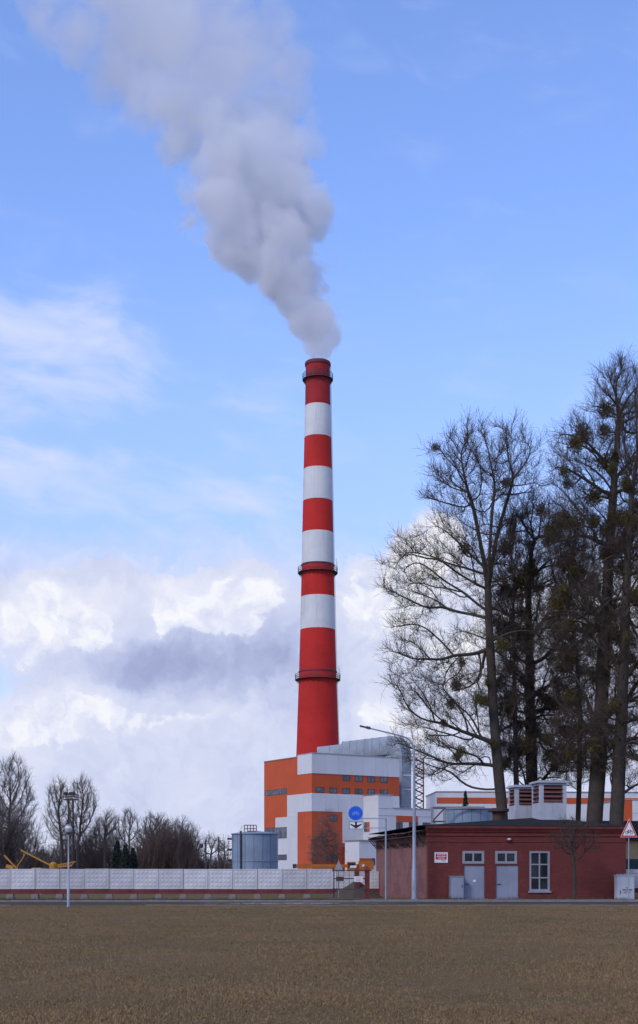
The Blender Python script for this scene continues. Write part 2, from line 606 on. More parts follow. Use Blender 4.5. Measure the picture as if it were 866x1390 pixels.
# ------------------------------------------------------------------ ground, road, pavements
def ground_mat():
    m = bpy.data.materials.new('dry grass ground'); m.use_nodes = True
    g = NG(m.node_tree); b = g.n['Principled BSDF']
    co = g.new('ShaderNodeTexCoord').outputs['Object']
    n1 = g.noise(co, 0.12, 5, 0.6); n2 = g.noise(co, 1.7, 6, 0.65); n3 = g.noise(co, 14, 4, 0.7)
    c = g.mix(g.step(n1, 0.35, 0.65), (0.155, 0.098, 0.047), (0.118, 0.080, 0.035))
    n4 = g.noise(co, 0.33, 5, 0.6)
    c = g.mix(g.step(n4, 0.48, 0.66, 0, .55), c, (0.085, 0.068, 0.034))
    c = g.mix(g.step(n2, 0.45, 0.75, 0, .7), c, (0.145, 0.102, 0.058))
    c = g.mix(g.step(n3, 0.5, 0.8, 0, .5), c, (0.045, 0.036, 0.024))
    g.l.new(c, b.inputs['Base Color'])
    b.inputs['Roughness'].default_value = 1.0; b.inputs['Specular IOR Level'].default_value = 0.1
    bn = g.new('ShaderNodeBump'); bn.inputs['Strength'].default_value = 0.8; bn.inputs['Distance'].default_value = 0.05
    g.l.new(g.noise(co, 9, 5, .7), bn.inputs['Height']); g.l.new(bn.outputs[0], b.inputs['Normal'])
    return m


def asphalt_mat(name, col, wet=0.0):
    m = bpy.data.materials.new(name); m.use_nodes = True
    g = NG(m.node_tree); b = g.n['Principled BSDF']
    co = g.new('ShaderNodeTexCoord').outputs['Object']
    x, y, z = g.sep(co)
    st = g.noise(g.xyz(g.mul(x, 0.12), g.mul(y, 0.9), 0.0), 1.0, 5, 0.6)
    n2 = g.noise(co, 22, 4, 0.7)
    c = g.mix(g.step(st, 0.35, 0.7), col, tuple(k * 1.5 for k in col))
    c = g.mix(g.step(n2, 0.4, 0.8, 0, .5), c, tuple(k * 0.6 for k in col))
    g.l.new(c, b.inputs['Base Color'])
    g.l.new(g.step(st, 0.40, 0.62, 1.0, 1.0 - wet), b.inputs['Roughness'])
    b.inputs['Specular IOR Level'].default_value = 0.05
    bn = g.new('ShaderNodeBump'); bn.inputs['Strength'].default_value = 0.25; bn.inputs['Distance'].default_value = 0.01
    g.l.new(n2, bn.inputs['Height']); g.l.new(bn.outputs[0], b.inputs['Normal'])
    return m


M_ground = ground_mat()
M_asph = asphalt_mat('worn asphalt', (0.060, 0.052, 0.045), 0.0)
M_pave = asphalt_mat('pavement asphalt', (0.125, 0.112, 0.10), 0.0)
M_kerb = mat('kerb stone', (0.20, 0.185, 0.175), 0.9, 0.35, 1.0, bump=0.4)
M_water = glass_mat('puddle water', (0.05, 0.052, 0.055), 0.03, 0.5)
M_blade = mat('dry grass blade', (0.250, 0.164, 0.078), 0.95, 0.35, 0.30, dark=(0.165, 0.116, 0.050))
M_verge = mat('verge grass blade', (0.085, 0.080, 0.036), 0.9, 0.5, 0.8)

rng = np.random.default_rng(7)
random.seed(7)


def sheet(name, x0, x1, y0, y1, z, m, nx=1, ny=1):
    mb = MB()
    for j in range(ny + 1):
        for i in range(nx + 1):
            mb.v.append((x0 + (x1 - x0) * i / nx, y0 + (y1 - y0) * j / ny, z))
    for j in range(ny):
        for i in range(nx):
            a = j * (nx + 1) + i
            mb.face(a, a + 1, a + nx + 2, a + nx + 1)
    return tag(mb.build(name, m, fix=False), kind='structure')


sheet('ground', -4000, 4000, -200, 9000, 0, M_ground)
ROAD0, ROAD1 = 69.0, 77.5
sheet('road', -120, 120, ROAD0, ROAD1, 0.004, M_asph)
# low, sunken kerb of worn stones on both sides of the road
kerbs = []
for (yy, nm, hh) in ((ROAD0 - .15, 'kerb', .03), (ROAD1, 'kerb', .11)):
    root = bpy.data.objects.new(nm, None); COL.objects.link(root); root.location = (0, yy, 0); tag(root, kind='structure')
    kb = MB()
    kb.hexa([(0.01, 0, 0), (0.99, 0, 0), (.99, .15, 0), (0.01, .15, 0), (0.01, .015, hh), (.99, .015, hh), (.99, .15, hh), (0.01, .15, hh)])
    me = kb.data('kerb_stone', M_kerb)
    for i in range(-42, 43):
        if hh < .05 and -17 < i < -9:
            continue
        k = inst('kerb_stone', me, root, (i * 1.0, yy, random.uniform(-.012, 0)))
        k.rotation_euler = (random.uniform(-.02, .02), random.uniform(-.008, .008), random.uniform(-.01, .01))
sheet('pavement', 2.6, 60, ROAD1 + .16, 81.2, 0.09, M_pave)
mb = MB()
pts = []
for k in range(40):
    a = 2 * math.pi * k / 40
    rx = 5.2 * (1 + .22 * math.sin(3 * a + 1) + .10 * math.sin(7 * a)); ry = 2.1 * (1 + .2 * math.sin(2 * a + .4) + .12 * math.sin(5 * a + 2))
    pts.append((-2.2 + rx * math.cos(a), 73.3 + ry * math.sin(a), 0.010))
mb.v = pts; mb.f = [tuple(range(40))]; mb.mi = [0]
o = mb.build('puddle', M_water, fix=False)
tag(o, kind='structure')


def blades(name, n, x_of, y_lo, y_hi, hmin, hmax, m, label, wid=0.006, power=1.6):
    """many thin bent blades as one mesh"""
    u = rng.random(n)
    Y = y_lo + (y_hi - y_lo) * u ** power
    X = x_of(Y, rng.random(n))
    keep = (np.sin(X * .9 + 1.7 * np.sin(Y * .33)) * np.sin(Y * .55 + 1.3 * np.sin(X * .41 + 2)) + rng.normal(0, .5, n)) > -.75
    X, Y = X[keep], Y[keep]; n = len(X)
    patch = 0.6 + 0.8 * (0.5 + 0.5 * np.sin(X * 1.3 + 2 * np.sin(Y * .7)) * np.cos(Y * .9 + np.sin(X * .5)))
    h = (hmin + (hmax - hmin) * rng.random(n) ** 2) * patch
    a = rng.random(n) * 2 * np.pi
    w = wid * (0.6 + rng.random(n)) * (0.6 + Y / 40.0)
    lean = h * (0.3 + 0.9 * rng.random(n)); la = rng.random(n) * 2 * np.pi
    v = np.empty((n, 3, 3))
    v[:, 0] = np.stack([X - np.cos(a) * w, Y - np.sin(a) * w, np.zeros(n)], 1)
    v[:, 1] = np.stack([X + np.cos(a) * w, Y + np.sin(a) * w, np.zeros(n)], 1)
    v[:, 2] = np.stack([X + np.cos(la) * lean, Y + np.sin(la) * lean, h], 1)
    me = np_mesh(name, v.reshape(-1, 3), np.arange(3 * n).reshape(-1, 3), m)
    o = bpy.data.objects.new(name, me); COL.objects.link(o)
    return tag(o, label, 'grass', kind='stuff')


def np_mesh(name, v, f, m):
    me = bpy.data.meshes.new(name)
    nf, k = f.shape
    me.vertices.add(len(v)); me.vertices.foreach_set('co', np.ascontiguousarray(v, dtype=np.float32).ravel())
    me.loops.add(nf * k); me.loops.foreach_set('vertex_index', np.ascontiguousarray(f, dtype=np.int32).ravel())
    me.polygons.add(nf)
    me.polygons.foreach_set('loop_start', np.arange(0, nf * k, k, dtype=np.int32))
    me.polygons.foreach_set('loop_total', np.full(nf, k, dtype=np.int32))
    me.materials.append(m)
    me.update(calc_edges=True)
    return me


blades('lawn_grass', 430000, lambda Y, r: (r - .5) * (0.56 * Y + 6), 12.5, 68.4, .008, .038, M_blade, 'short dry brown lawn grass across the whole foreground')
blades('verge_grass', 26000, lambda Y, r: -24 + r * 27, 77.9, 83.6, .03, .14, M_verge, 'dull green verge grass between the road and the white concrete fence', 0.010, 1.0)
blades('wall_weeds', 2600, lambda Y, r: 5.0 + r * 14, 81.1, 81.9, .04, .26, M_verge, 'weeds along the foot of the red brick building', 0.008, 1.0)

# ------------------------------------------------------------------ trees
def tubes_np(P0, P1, r0, r1, n=3):
    """straight tapered n-gon prisms, vectorised (no caps)"""
    d = P1 - P0
    L = np.linalg.norm(d, axis=1, keepdims=True); L[L < 1e-9] = 1
    d = d / L
    ref = np.where(np.abs(d[:, 2:3]) > 0.9, np.array([[1.0, 0, 0]]), np.array([[0, 0, 1.0]]))
    u = np.cross(d, ref); u /= np.linalg.norm(u, axis=1, keepdims=True)
    w = np.cross(d, u)
    K = len(P0)
    v = np.empty((K, 2 * n, 3))
    for k in range(n):
        a = 2 * np.pi * k / n
        e = u * np.cos(a) + w * np.sin(a)
        v[:, k] = P0 + e * r0[:, None]; v[:, n + k] = P1 + e * r1[:, None]
    b = (np.arange(K) * 2 * n)[:, None]
    q = []
    for k in range(n):
        j = (k + 1) % n
        q.append(np.concatenate([b + k, b + j, b + n + j, b + n + k], 1))
    return v.reshape(-1, 3), np.stack(q, 1).reshape(-1, 4)


def grow(trunks, attract, step=0.6, infl=6.0, kill=1.0, iters=120, up=0.15, seed=1, jitter=0.22, rise=0.0, sprout_p=0.16):
    """space colonisation: trunks = polylines of starting nodes (first one rooted, others (parent polyline, index, pts))"""
    r = np.random.default_rng(seed)
    pos = []; par = []
    ends = []
    for t in trunks:
        if isinstance(t, tuple):
            pi, pts = t
            prev = pi if pi >= 0 else ends[0]
        else:
            pts = t; prev = -1
        pts = [np.array(p, float) for p in pts]
        if prev >= 0:
            pts = [pos[prev]] + pts
        for i, p in enumerate(pts):
            if i == 0:
                if prev < 0:
                    pos.append(p); par.append(-1); prev = len(pos) - 1
                continue
            a = pts[i - 1]
            k = max(1, int(np.linalg.norm(p - a) / step))
            for q in range(1, k + 1):
                pos.append(a + (p - a) * q / k + (r.normal(0, .02, 3) if q < k else 0)); par.append(prev); prev = len(pos) - 1
        ends.append(prev)
    A = np.array(attract, float)
    # grow in a space sheared down with distance from the trunk: limbs then ascend
    X0 = np.array(pos)
    zs = X0[:ends[0] + 1, 2]
    def axis_d(Q, zz):
        ax = np.interp(zz, zs, X0[:ends[0] + 1, 0]); ay = np.interp(zz, zs, X0[:ends[0] + 1, 1])
        return np.sqrt((Q[:, 0] - ax) ** 2 + (Q[:, 1] - ay) ** 2)
    zlow = A[:, 2].min(); zhigh = A[:, 2].max()
    rise_of = lambda zz: rise * np.clip(.05 + 1.5 * (zz - zlow) / (zhigh - zlow), 0, 1.1)
    A = A.copy(); A[:, 2] -= rise_of(A[:, 2]) * axis_d(A, A[:, 2])
    A[:, 2] = np.maximum(A[:, 2], zlow - 1.0)
    X0c = X0.copy(); X0c[:, 2] -= rise_of(X0[:, 2]) * axis_d(X0, X0[:, 2])
    pos = list(X0c)
    X = np.array(pos)
    # only some places on the trunk put out a limb
    sprout = (r.random(len(X)) < sprout_p) & (X[:, 2] > zlow - 5.0)
    for e_ in ends:
        sprout[e_] = True
    D = ((A[:, None, :] - X[None]) ** 2).sum(2) + np.where(sprout, 0.0, 1e6)[None]
    near = D.argmin(1); dist = np.sqrt(D.min(1))
    alive = dist > kill
    A = A[alive]; near = near[alive]; dist = dist[alive]
    grown = {}
    for it in range(iters):
        if len(A) == 0:
            break
        m = dist < infl
        if not m.any():
            infl *= 1.4
            continue
        ids = near[m]
        dv = A[m] - np.array(pos)[ids]
        dv /= np.linalg.norm(dv, axis=1, keepdims=True) + 1e-9
        uq, invx = np.unique(ids, return_inverse=True)
        sd_ = np.zeros((len(uq), 3)); np.add.at(sd_, invx, dv)
        sd_ /= np.linalg.norm(sd_, axis=1, keepdims=True) + 1e-9
        sd_ += r.normal(0, jitter, sd_.shape); sd_[:, 2] += up
        sd_ /= np.linalg.norm(sd_, axis=1, keepdims=True)
        new = []
        P = np.array(pos)
        for i, k in enumerate(uq):
            c = grown.get(k, 0)
            if c > 3:
                continue
            grown[k] = c + 1
            new.append(P[k] + sd_[i] * step); par.append(int(k))
        if not new:
            break
        base = len(pos); pos += new
        N = np.array(new)
        D = np.sqrt(((A[:, None, :] - N[None]) ** 2).sum(2))
        j = D.argmin(1); dm = D[np.arange(len(A)), j]
        better = dm < dist
        near[better] = base + j[better]; dist[better] = dm[better]
        alive = dist > kill
        A = A[alive]; near = near[alive]; dist = dist[alive]
    Q = np.array(pos); zz = Q[:, 2].copy()
    for _ in range(30):
        zz = .5 * zz + .5 * (Q[:, 2] + rise_of(zz) * axis_d(Q, zz))
    Q[:, 2] = zz
    Q[:len(X0)] = X0
    return Q, np.array(par)


def radii(pos, par, tip, rbase, expo=2.0, p=0.40):
    n = len(pos)
    acc = np.zeros(n); has = np.zeros(n, bool)
    for i in range(n - 1, -1, -1):
        if not has[i]:
            acc[i] = tip ** expo
        if par[i] >= 0:
            acc[par[i]] += acc[i]; has[par[i]] = True
    r_ = rbase * (acc / acc[0]) ** p
    # thin ends taper faster than limbs
    q = rbase * .11
    lo = r_ < q
    e = math.log(q / tip) / math.log(q / r_.min()) if r_.min() < q * .9 else 1.0
    r_[lo] = q * (r_[lo] / q) ** max(e, .2)
    return r_


def make_tree(root, pos, par, rad, twigs_per, tw_len, tw_rad, mt, mb_, seed=1, trunk_min=0.16, droop=0.0, upb=0.5, name_crown='crown', twig_limit=0.05):
    """meshes: trunk (thick chain) and crown (limbs, branches and twigs)"""
    r = np.random.default_rng(seed)
    n = len(pos)
    org = np.array(root.location)
    child = [[] for _ in range(n)]
    for i in range(n):
        if par[i] >= 0:
            child[par[i]].append(i)
    trunk = MB(); crown = MB()
    stack = [(0, None)]
    while stack:
        s0, frm = stack.pop()
        chain = [frm] if frm is not None else []
        k = s0
        while True:
            chain.append(k)
            ch = child[k]
            if not ch:
                break
            ch = sorted(ch, key=lambda c: -rad[c])
            for c in ch[1:]:
                stack.append((c, k))
            k = ch[0]
        # smooth the chain a little
        pts = pos[chain].copy()
        for _ in range(2):
            if len(pts) > 2:
                pts[1:-1] = pts[1:-1] * .5 + (pts[:-2] + pts[2:]) * .25
        pos[chain[1:]] = pts[1:]
        rr = rad[chain].copy()
        if frm is not None:
            rr[0] = min(rr[0], rr[1] * 1.25)
        thick = rr.max() > trunk_min
        mbx = trunk if thick else crown
        nn = 10 if rr.max() > .3 else 8 if thick else (5 if rr.max() > .06 else 4 if rr.max() > .03 else 3)
        if thick:
            cut = len(rr)
            for i, q in enumerate(rr):
                if q < trunk_min * .5:
                    cut = max(i, 2); break
            mbx.tube(pts[:cut], rr[:cut], nn, caps=False)
            if cut < len(rr):
                crown.tube(pts[cut - 1:], rr[cut - 1:], 5, caps=False)
        else:
            mbx.tube(pts, rr, nn, caps=False)
    tb = trunk.build('trunk', mt, root, smooth='all', fix=False)
    # twigs
    idx = np.where(rad < twig_limit)[0]
    src = np.repeat(idx, twigs_per)
    K = len(src)
    pd = pos[src] - pos[np.maximum(par[src], 0)]
    pd /= np.linalg.norm(pd, axis=1, keepdims=True) + 1e-9
    dirs = pd * 0.8 + r.normal(0, 0.55, (K, 3)); dirs[:, 2] += upb
    dirs /= np.linalg.norm(dirs, axis=1, keepdims=True)
    L = tw_len * (0.35 + r.random(K))
    p0 = pos[src] - (pos[src] - pos[np.maximum(par[src], 0)]) * r.random((K, 1))
    p1 = p0 + dirs * (L * .5)[:, None]
    d2 = dirs + r.normal(0, 0.28, (K, 3)); d2[:, 2] += upb * .3 - droop
    d2 /= np.linalg.norm(d2, axis=1, keepdims=True)
    p2 = p1 + d2 * (L * .5)[:, None]
    # side twiglets
    d3 = dirs + r.normal(0, 0.7, (K, 3)); d3[:, 2] += upb * .3 - droop
    d3 /= np.linalg.norm(d3, axis=1, keepdims=True)
    p3 = p1 + d3 * (L * .4)[:, None]
    R0 = np.full(K, tw_rad)
    V = []; F = []; nb = 0
    for a, b, q0, q1 in ((p0, p1, R0, R0 * .8), (p1, p2, R0 * .8, R0 * .45), (p1, p3, R0 * .7, R0 * .4)):
        v, f = tubes_np(a, b, q0, q1, 3)
        V.append(v); F.append(f + nb); nb += len(v)
    # limbs and branches into the same crown mesh
    cv = np.array(crown.v) if crown.v else np.zeros((0, 3))
    V.append(cv); F.append(np.array(crown.f, int).reshape(-1, 4) + nb)
    me = np_mesh(name_crown, np.concatenate(V) - org, np.concatenate(F), mb_)
    o = bpy.data.objects.new(name_crown, me); COL.objects.link(o); o.parent = root
    return tb, o


def ellipsoid_pts(r, n, c, rad, pw=0.45):
    d = r.normal(0, 1, (n, 3)); d /= np.linalg.norm(d, axis=1, keepdims=True)
    return np.array(c) + d * np.array(rad) * (r.random((n, 1)) ** pw)


def mistletoe_mesh(seed):
    r = np.random.default_rng(seed)
    n = 700
    d = r.normal(0, 1, (n, 3)); d /= np.linalg.norm(d, axis=1, keepdims=True)
    rr = 0.25 + 0.75 * r.random(n) ** .6
    rr *= 1 + .18 * np.sin(d[:, 0] * 5 + seed) * np.cos(d[:, 2] * 6)
    p = d * rr[:, None]
    a = r.normal(0, 1, (n, 3)); a = d * .7 + a * .6; a /= np.linalg.norm(a, axis=1, keepdims=True)
    b = np.cross(a, r.normal(0, 1, (n, 3))); b /= np.linalg.norm(b, axis=1, keepdims=True)
    L = .16; W = .045
    v = np.stack([p - a * L, p + b * W, p + a * L, p - b * W], 1).reshape(-1, 3)
    f = np.arange(4 * n).reshape(-1, 4)
    # forked stems from the centre
    m = 60
    q = d[:m] * (.55 + .3 * r.random((m, 1)))
    tv, tf = tubes_np(np.zeros((m, 3)), q, np.full(m, .022), np.full(m, .012), 3)
    return np_mesh('mistletoe_clump', np.concatenate([v, tv]), np.concatenate([f, tf + len(v)]), M_mist)


MIST = [mistletoe_mesh(k) for k in range(4)]


def big_tree(name, label, seed, Y, trunk_px, blobs, n_att, rbase, mist=(), forks=(), step=.55, twigs=9, tw_len=1.25, tw_rad=.0105, tip=.013, group=None, up=.03, rise=.62, dens=4.2):
    r = np.random.default_rng(seed)
    tp = [at(x, y, Y + dy) for (x, y, dy) in trunk_px]
    base = Vector((tp[0].x, tp[0].y, 0.0))
    root = thing(name, base, label, 'tree', group)
    A = []
    tot = sum(b[4] for b in blobs)
    for (x, y, rx, ry, wgt, dy) in blobs:
        c = at(x, y, Y + dy); k = (Y + dy) / FPX
        A.append(ellipsoid_pts(r, int(n_att * dens * wgt / tot), c, (rx * k, rx * k * .85, ry * k)))
    A = np.concatenate(A)
    trunks = [[base] + [p for p in tp[0:]]]
    for fk in forks:
        trunks.append((-1, [at(x, y, Y + dy) for (x, y, dy) in fk]))
    pos, par = grow(trunks, A, step=step, infl=9.0, kill=.72, iters=120, up=up, seed=seed, rise=rise)
    rad = radii(pos, par, tip, rbase)
    # swelling at the foot
    h = pos[:, 2] - pos[0, 2]
    rad = rad * (1 + .35 * np.exp(-h / 1.2)) * (1 - .30 * h / h.max())
    make_tree(root, pos, par, rad, twigs, tw_len, tw_rad, M_bark, M_twig, seed)
    for i, (x, y, rp) in enumerate(mist):
        q = at(x, y, Y + r.uniform(-2.0, 2.0))
        # hang on the nearest branch node
        j = np.argmin(((pos[:, 0] - q.x) ** 2 + (pos[:, 2] - q.z) ** 2) + .05 * (pos[:, 1] - q.y) ** 2)
        inst('mistletoe_clump', MIST[i % 4], root, tuple(pos[j]), r.uniform(0, 6), rp * Y / FPX)
    return root


def scatter_m(seed, n, x0, x1, y0, y1, r0, r1):
    r = random.Random(seed)
    return [(r.uniform(x0, x1), r.uniform(y0, y1), r.uniform(r0, r1)) for _ in range(n)]


GT = 'tall bare trees behind the brick building'
big_tree('bare_tree', 'tall bare tree with fan-shaped crown, nearest the striped chimney', 11, 101.0,
         [(682, 1110, 0), (672, 1010, 0), (667, 930, 0), (663, 850, 0), (662, 800, 0)],
         [(640, 650, 72, 85, 1.5, 0), (700, 640, 38, 80, .8, 1), (570, 780, 60, 70, 1.0, 0), (560, 890, 48, 75, .9, -1),
          (600, 950, 66, 60, 1.0, 0), (610, 1015, 62, 42, .8, 0), (650, 900, 60, 90, .8, 2), (690, 880, 50, 100, .7, 0), (640, 760, 70, 60, .9, 0), (560, 1000, 34, 40, .45, 0), (600, 1045, 50, 22, .4, 0)], 3100, .46,
         mist=scatter_m(3, 14, 600, 705, 740, 1030, 5, 11) + [(587, 605, 6), (690, 655, 8)],
         forks=[[(652, 740, 0), (640, 680, .5)], [(672, 735, 1), (690, 670, 1)], [(664, 745, -1), (668, 680, -1)]], group=GT, dens=1.9, twigs=8, tw_rad=.0115)
big_tree('bare_tree', 'dark bare tree with thick upright trunk behind the roof vents', 12, 105.0,
         [(722, 1110, 0), (720, 1010, 0), (718, 900, 0), (716, 800, 0), (722, 730, 0)],
         [(725, 725, 44, 60, 1.0, 0), (715, 830, 58, 80, 1.2, 0), (760, 800, 45, 80, .8, 1), (735, 930, 64, 80, 1.3, 0), (690, 800, 40, 60, .6, 0), (735, 1020, 60, 50, 1.0, 0), (690, 980, 40, 50, .5, 0)], 3300, .55,
         mist=scatter_m(5, 40, 680, 775, 690, 1040, 7, 15), twigs=11, group=GT)
big_tree('bare_tree', 'slim bare tree whose thin trunk rises between the first two trunks', 13, 103.0,
         [(701, 1110, 0), (699, 1010, 0), (697, 900, 0), (696, 820, 0)],
         [(695, 750, 30, 65, 1.0, 0), (690, 860, 36, 70, 1.0, 0), (700, 950, 38, 60, .8, 0), (705, 1020, 34, 40, .6, 0)], 1300, .24, mist=scatter_m(6, 6, 675, 720, 740, 960, 8, 13), twigs=10, group=GT)
big_tree('bare_tree', 'slim dark tree with leaning thin trunk right of the roof vents', 14, 108.0,
         [(784, 1110, 0), (786, 1040, 0), (787, 960, 0), (780, 870, 0)],
         [(778, 760, 40, 80, 1.0, 0), (785, 880, 48, 70, 1.0, 0), (770, 980, 48, 55, .9, 0), (780, 1040, 40, 30, .5, 0)], 1900, .23, mist=scatter_m(8, 20, 745, 820, 760, 1040, 7, 13), twigs=11, group=GT)
big_tree('bare_tree', 'tallest bare tree, hung with many round mistletoe clumps', 15, 100.0,
         [(806, 1112, 0), (812, 1030, 0), (818, 900, 0), (826, 760, 0), (834, 640, 0), (840, 560, 0)],
         [(838, 550, 44, 66, .9, 0), (785, 630, 46, 72, 1.1, 0), (866, 630, 44, 90, .9, 1), (770, 720, 42, 60, .9, -1), (830, 750, 60, 80, 1.1, 0), (785, 860, 62, 80, 1.2, 0), (850, 900, 54, 90, 1.0, 0), (805, 1000, 62, 60, 1.0, 0), (770, 1000, 30, 50, .4, 0)], 4000, .66,
         mist=[(822, 552, 13), (796, 590, 14), (779, 605, 12), (822, 622, 13), (765, 640, 9), (768, 653, 8), (818, 586, 11), (806, 672, 15), (738, 716, 10), (850, 700, 14), (845, 610, 11)] + scatter_m(9, 40, 750, 866, 700, 1030, 7, 14), twigs=11, group=GT)
big_tree('bare_tree', 'bare tree with thick leaning trunk at the right end of the brick building', 16, 98.0,
         [(836, 1112, 0), (840, 1030, 0), (846, 900, 0), (850, 780, 0), (858, 660, 0)],
         [(866, 600, 42, 80, 1.0, 0), (880, 740, 50, 80, 1.0, 0), (840, 820, 54, 80, 1.0, 0), (870, 900, 54, 80, 1.0, 0), (845, 1000, 56, 60, .9, 0), (900, 820, 40, 80, .6, 0), (870, 1040, 40, 40, .5, 0)], 3300, .56,
         mist=scatter_m(10, 24, 815, 900, 640, 1020, 7, 13), twigs=10, group=GT)

# ------------------------------------------------------------------ chimney
def build_chimney():
    Y = 307.0
    k = Y / FPX
    cx = (431.3 - CX) * k
    zf = lambda y: EYE + (HZ - y) * k
    root = thing('chimney', (cx, Y, 0), 'tall red and white banded concrete chimney trailing smoke', 'chimney')
    prof = [(493, 15.6), (552, 16.5), (595, 17.6), (637, 18.5), (681, 19.4), (724, 20.4), (767, 21.2), (811, 22.1), (855.5, 23.1), (921, 25.0), (970, 26.7), (1025, 28.5), (1100, 31.5), (1213, 36.5)]
    ys = [p[0] for p in prof]; rs = [p[1] * k for p in prof]

    def rad(y): return float(np.interp(y, ys, rs))
    bands = [(1213, 855.5, 0), (855.5, 811, 1), (811, 767, 0), (767, 724, 1), (724, 681, 0), (681, 638, 1), (638, 595, 0), (595, 552, 1), (552, 497, 3), (497, 493, 2)]
    for (ya, yb, mi) in bands:
        mb = MB()
        n = max(2, int((ya - yb) / 20))
        mb.lathe((cx, Y, 0), [(rad(ya + (yb - ya) * i / n), zf(ya + (yb - ya) * i / n)) for i in range(n + 1)], 64, cap=False)
        if mi == 2:
            r_ = rad(493)
            mb.v = []; mb.f = []; mb.mi = []
            mb.lathe((cx, Y, 0), [(rad(497) + .18, zf(497)), (rad(497) + .22, zf(493) - .1), (r_ + .1, zf(493) + .12), (r_ - .45, zf(493) + .12), (r_ - .5, zf(505))], 64, cap=False)
        mb.build('rim' if mi == 2 else 'painted_band', [M_red, M_cwhite, M_soot, M_redtop][mi], root, smooth=True)
    # formwork joints: shallow dark lines round the shaft
    for y in list(range(512, 1020, 21)):
        if min(abs(y - t) for t in (516, 776, 921)) < 9:
            continue
        rr = rad(y)
        MB().lathe((cx, Y, 0), [(rr + .004, zf(y) - .05), (rr + .02, zf(y) - .02), (rr + .02, zf(y) + .02), (rr - .002, zf(y) + .05)], 48, cap=False).build(
            'joint_ring', next([M_red, M_cwhite, M_soot, M_redtop][m] for a, b, m in bands if a >= y >= b), root, smooth=True)
    # gallery platforms with railings
    for (y, out) in ((516, 4.2), (778, 5.0), (923, 5.2)):
        r0 = rad(y); r1 = r0 + out * k; z = zf(y)
        p = MB().lathe((cx, Y, 0), [(r0 - .05, z - .06), (r1, z - .06), (r1, z + .04), (r0 - .05, z + .04)], 48, cap=False).build('platform', M_steel_dark, root)
        mb = MB()
        for q in range(24):
            a = 2 * math.pi * q / 24; c_, s_ = math.cos(a), math.sin(a)
            mb.bar((cx + c_ * (r1 - .1), Y + s_ * (r1 - .1), z - .1), (cx + c_ * (r0), Y + s_ * (r0), z - 1.0), .07)
        tag(mb.build('bracket', M_steel_dark, p), kind='stuff')
        mb = MB()
        for q in range(24):
            a = 2 * math.pi * q / 24
            mb.bar((cx + math.cos(a) * (r1 - .05), Y + math.sin(a) * (r1 - .05), z), (cx + math.cos(a) * (r1 - .05), Y + math.sin(a) * (r1 - .05), z + 1.25), .06)
        tag(mb.build('railing_post', M_steel_dark, p), kind='stuff')
        for hz in (.45, .85, 1.25):
            MB().lathe((cx, Y, 0), [(r1 - .09, z + hz - .035), (r1 - .01, z + hz - .035), (r1 - .01, z + hz + .035), (r1 - .09, z + hz + .035), (r1 - .09, z + hz - .035)], 48, cap=False).build('rail', M_steel_dark, p)
        if y > 600:
            mb = MB()   # aerial on the gallery
            a = -0.35
            for q in (0, .18):
                b = Vector((cx + math.cos(a + q) * (r1 - .1), Y - abs(math.sin(a + q)) * (r1 - .1), z))
                mb.bar(b, b + Vector((0, 0, 3.0 - 3 * q)), .07)
            mb.build('aerial', M_steel_dark, p)
            MB().lathe((cx, Y, 0), [(rad(y - 10) + .02, zf(y - 10)), (rad(y - 10) + .14, zf(y - 10)), (rad(y - 10) + .14, zf(y - 10) + .22), (rad(y - 10) + .02, zf(y - 10) + .22)], 48, cap=False).build('steel_hoop', M_steel_dark, root)
    # caged ladder up the right rear of the shaft and lightning rods
    mb = MB()
    a = R(20)
    for sgn in (-1, 1):
        pts = []
        for y in range(1213, 490, -40):
            rr = rad(y) + .35
            pts.append((cx + math.cos(a) * rr + sgn * .25 * -math.sin(a), Y + math.sin(a) * rr + sgn * .25 * math.cos(a), zf(y)))
        mb.tube(pts, .05, 4)
    mb.build('ladder', M_steel_dark, root)
    for a in (R(250), R(20), R(130)):
        b = Vector((cx + math.cos(a) * rad(493), Y + math.sin(a) * rad(493), zf(495)))
        MB().tube([b, b + Vector((0, 0, 1.4))], [.04, .015], 5).build('lightning_rod', M_steel_dark, root)
    return cx, Y, zf(493), rad(493)


CH = build_chimney()

# ------------------------------------------------------------------ power plant
TH = 32.0
RF = Face(-1.3, 260.0, TH)                     # right-hand facade
rd, ld = RF.d, Vector((-RF.d.y, RF.d.x))
LEN_L = 18.9
LF = Face(RF.o.x + ld.x * LEN_L, RF.o.y + ld.y * LEN_L, TH - 90)   # left-hand facade, u runs from its far end to the corner


def uz(F, x0, y0, x1, y1):
    """pixel box to wall coordinates"""
    xm = (x0 + x1) / 2
    return F.u(x0), F.u(x1), F.z(xm, y1), F.z(xm, y0)


def quad_of(u0, u1, t0, t1):
    f = lambda u, t: RF.o + rd * u + ld * t
    return [f(u0, t0), f(u1, t0), f(u1, t1), f(u0, t1)]


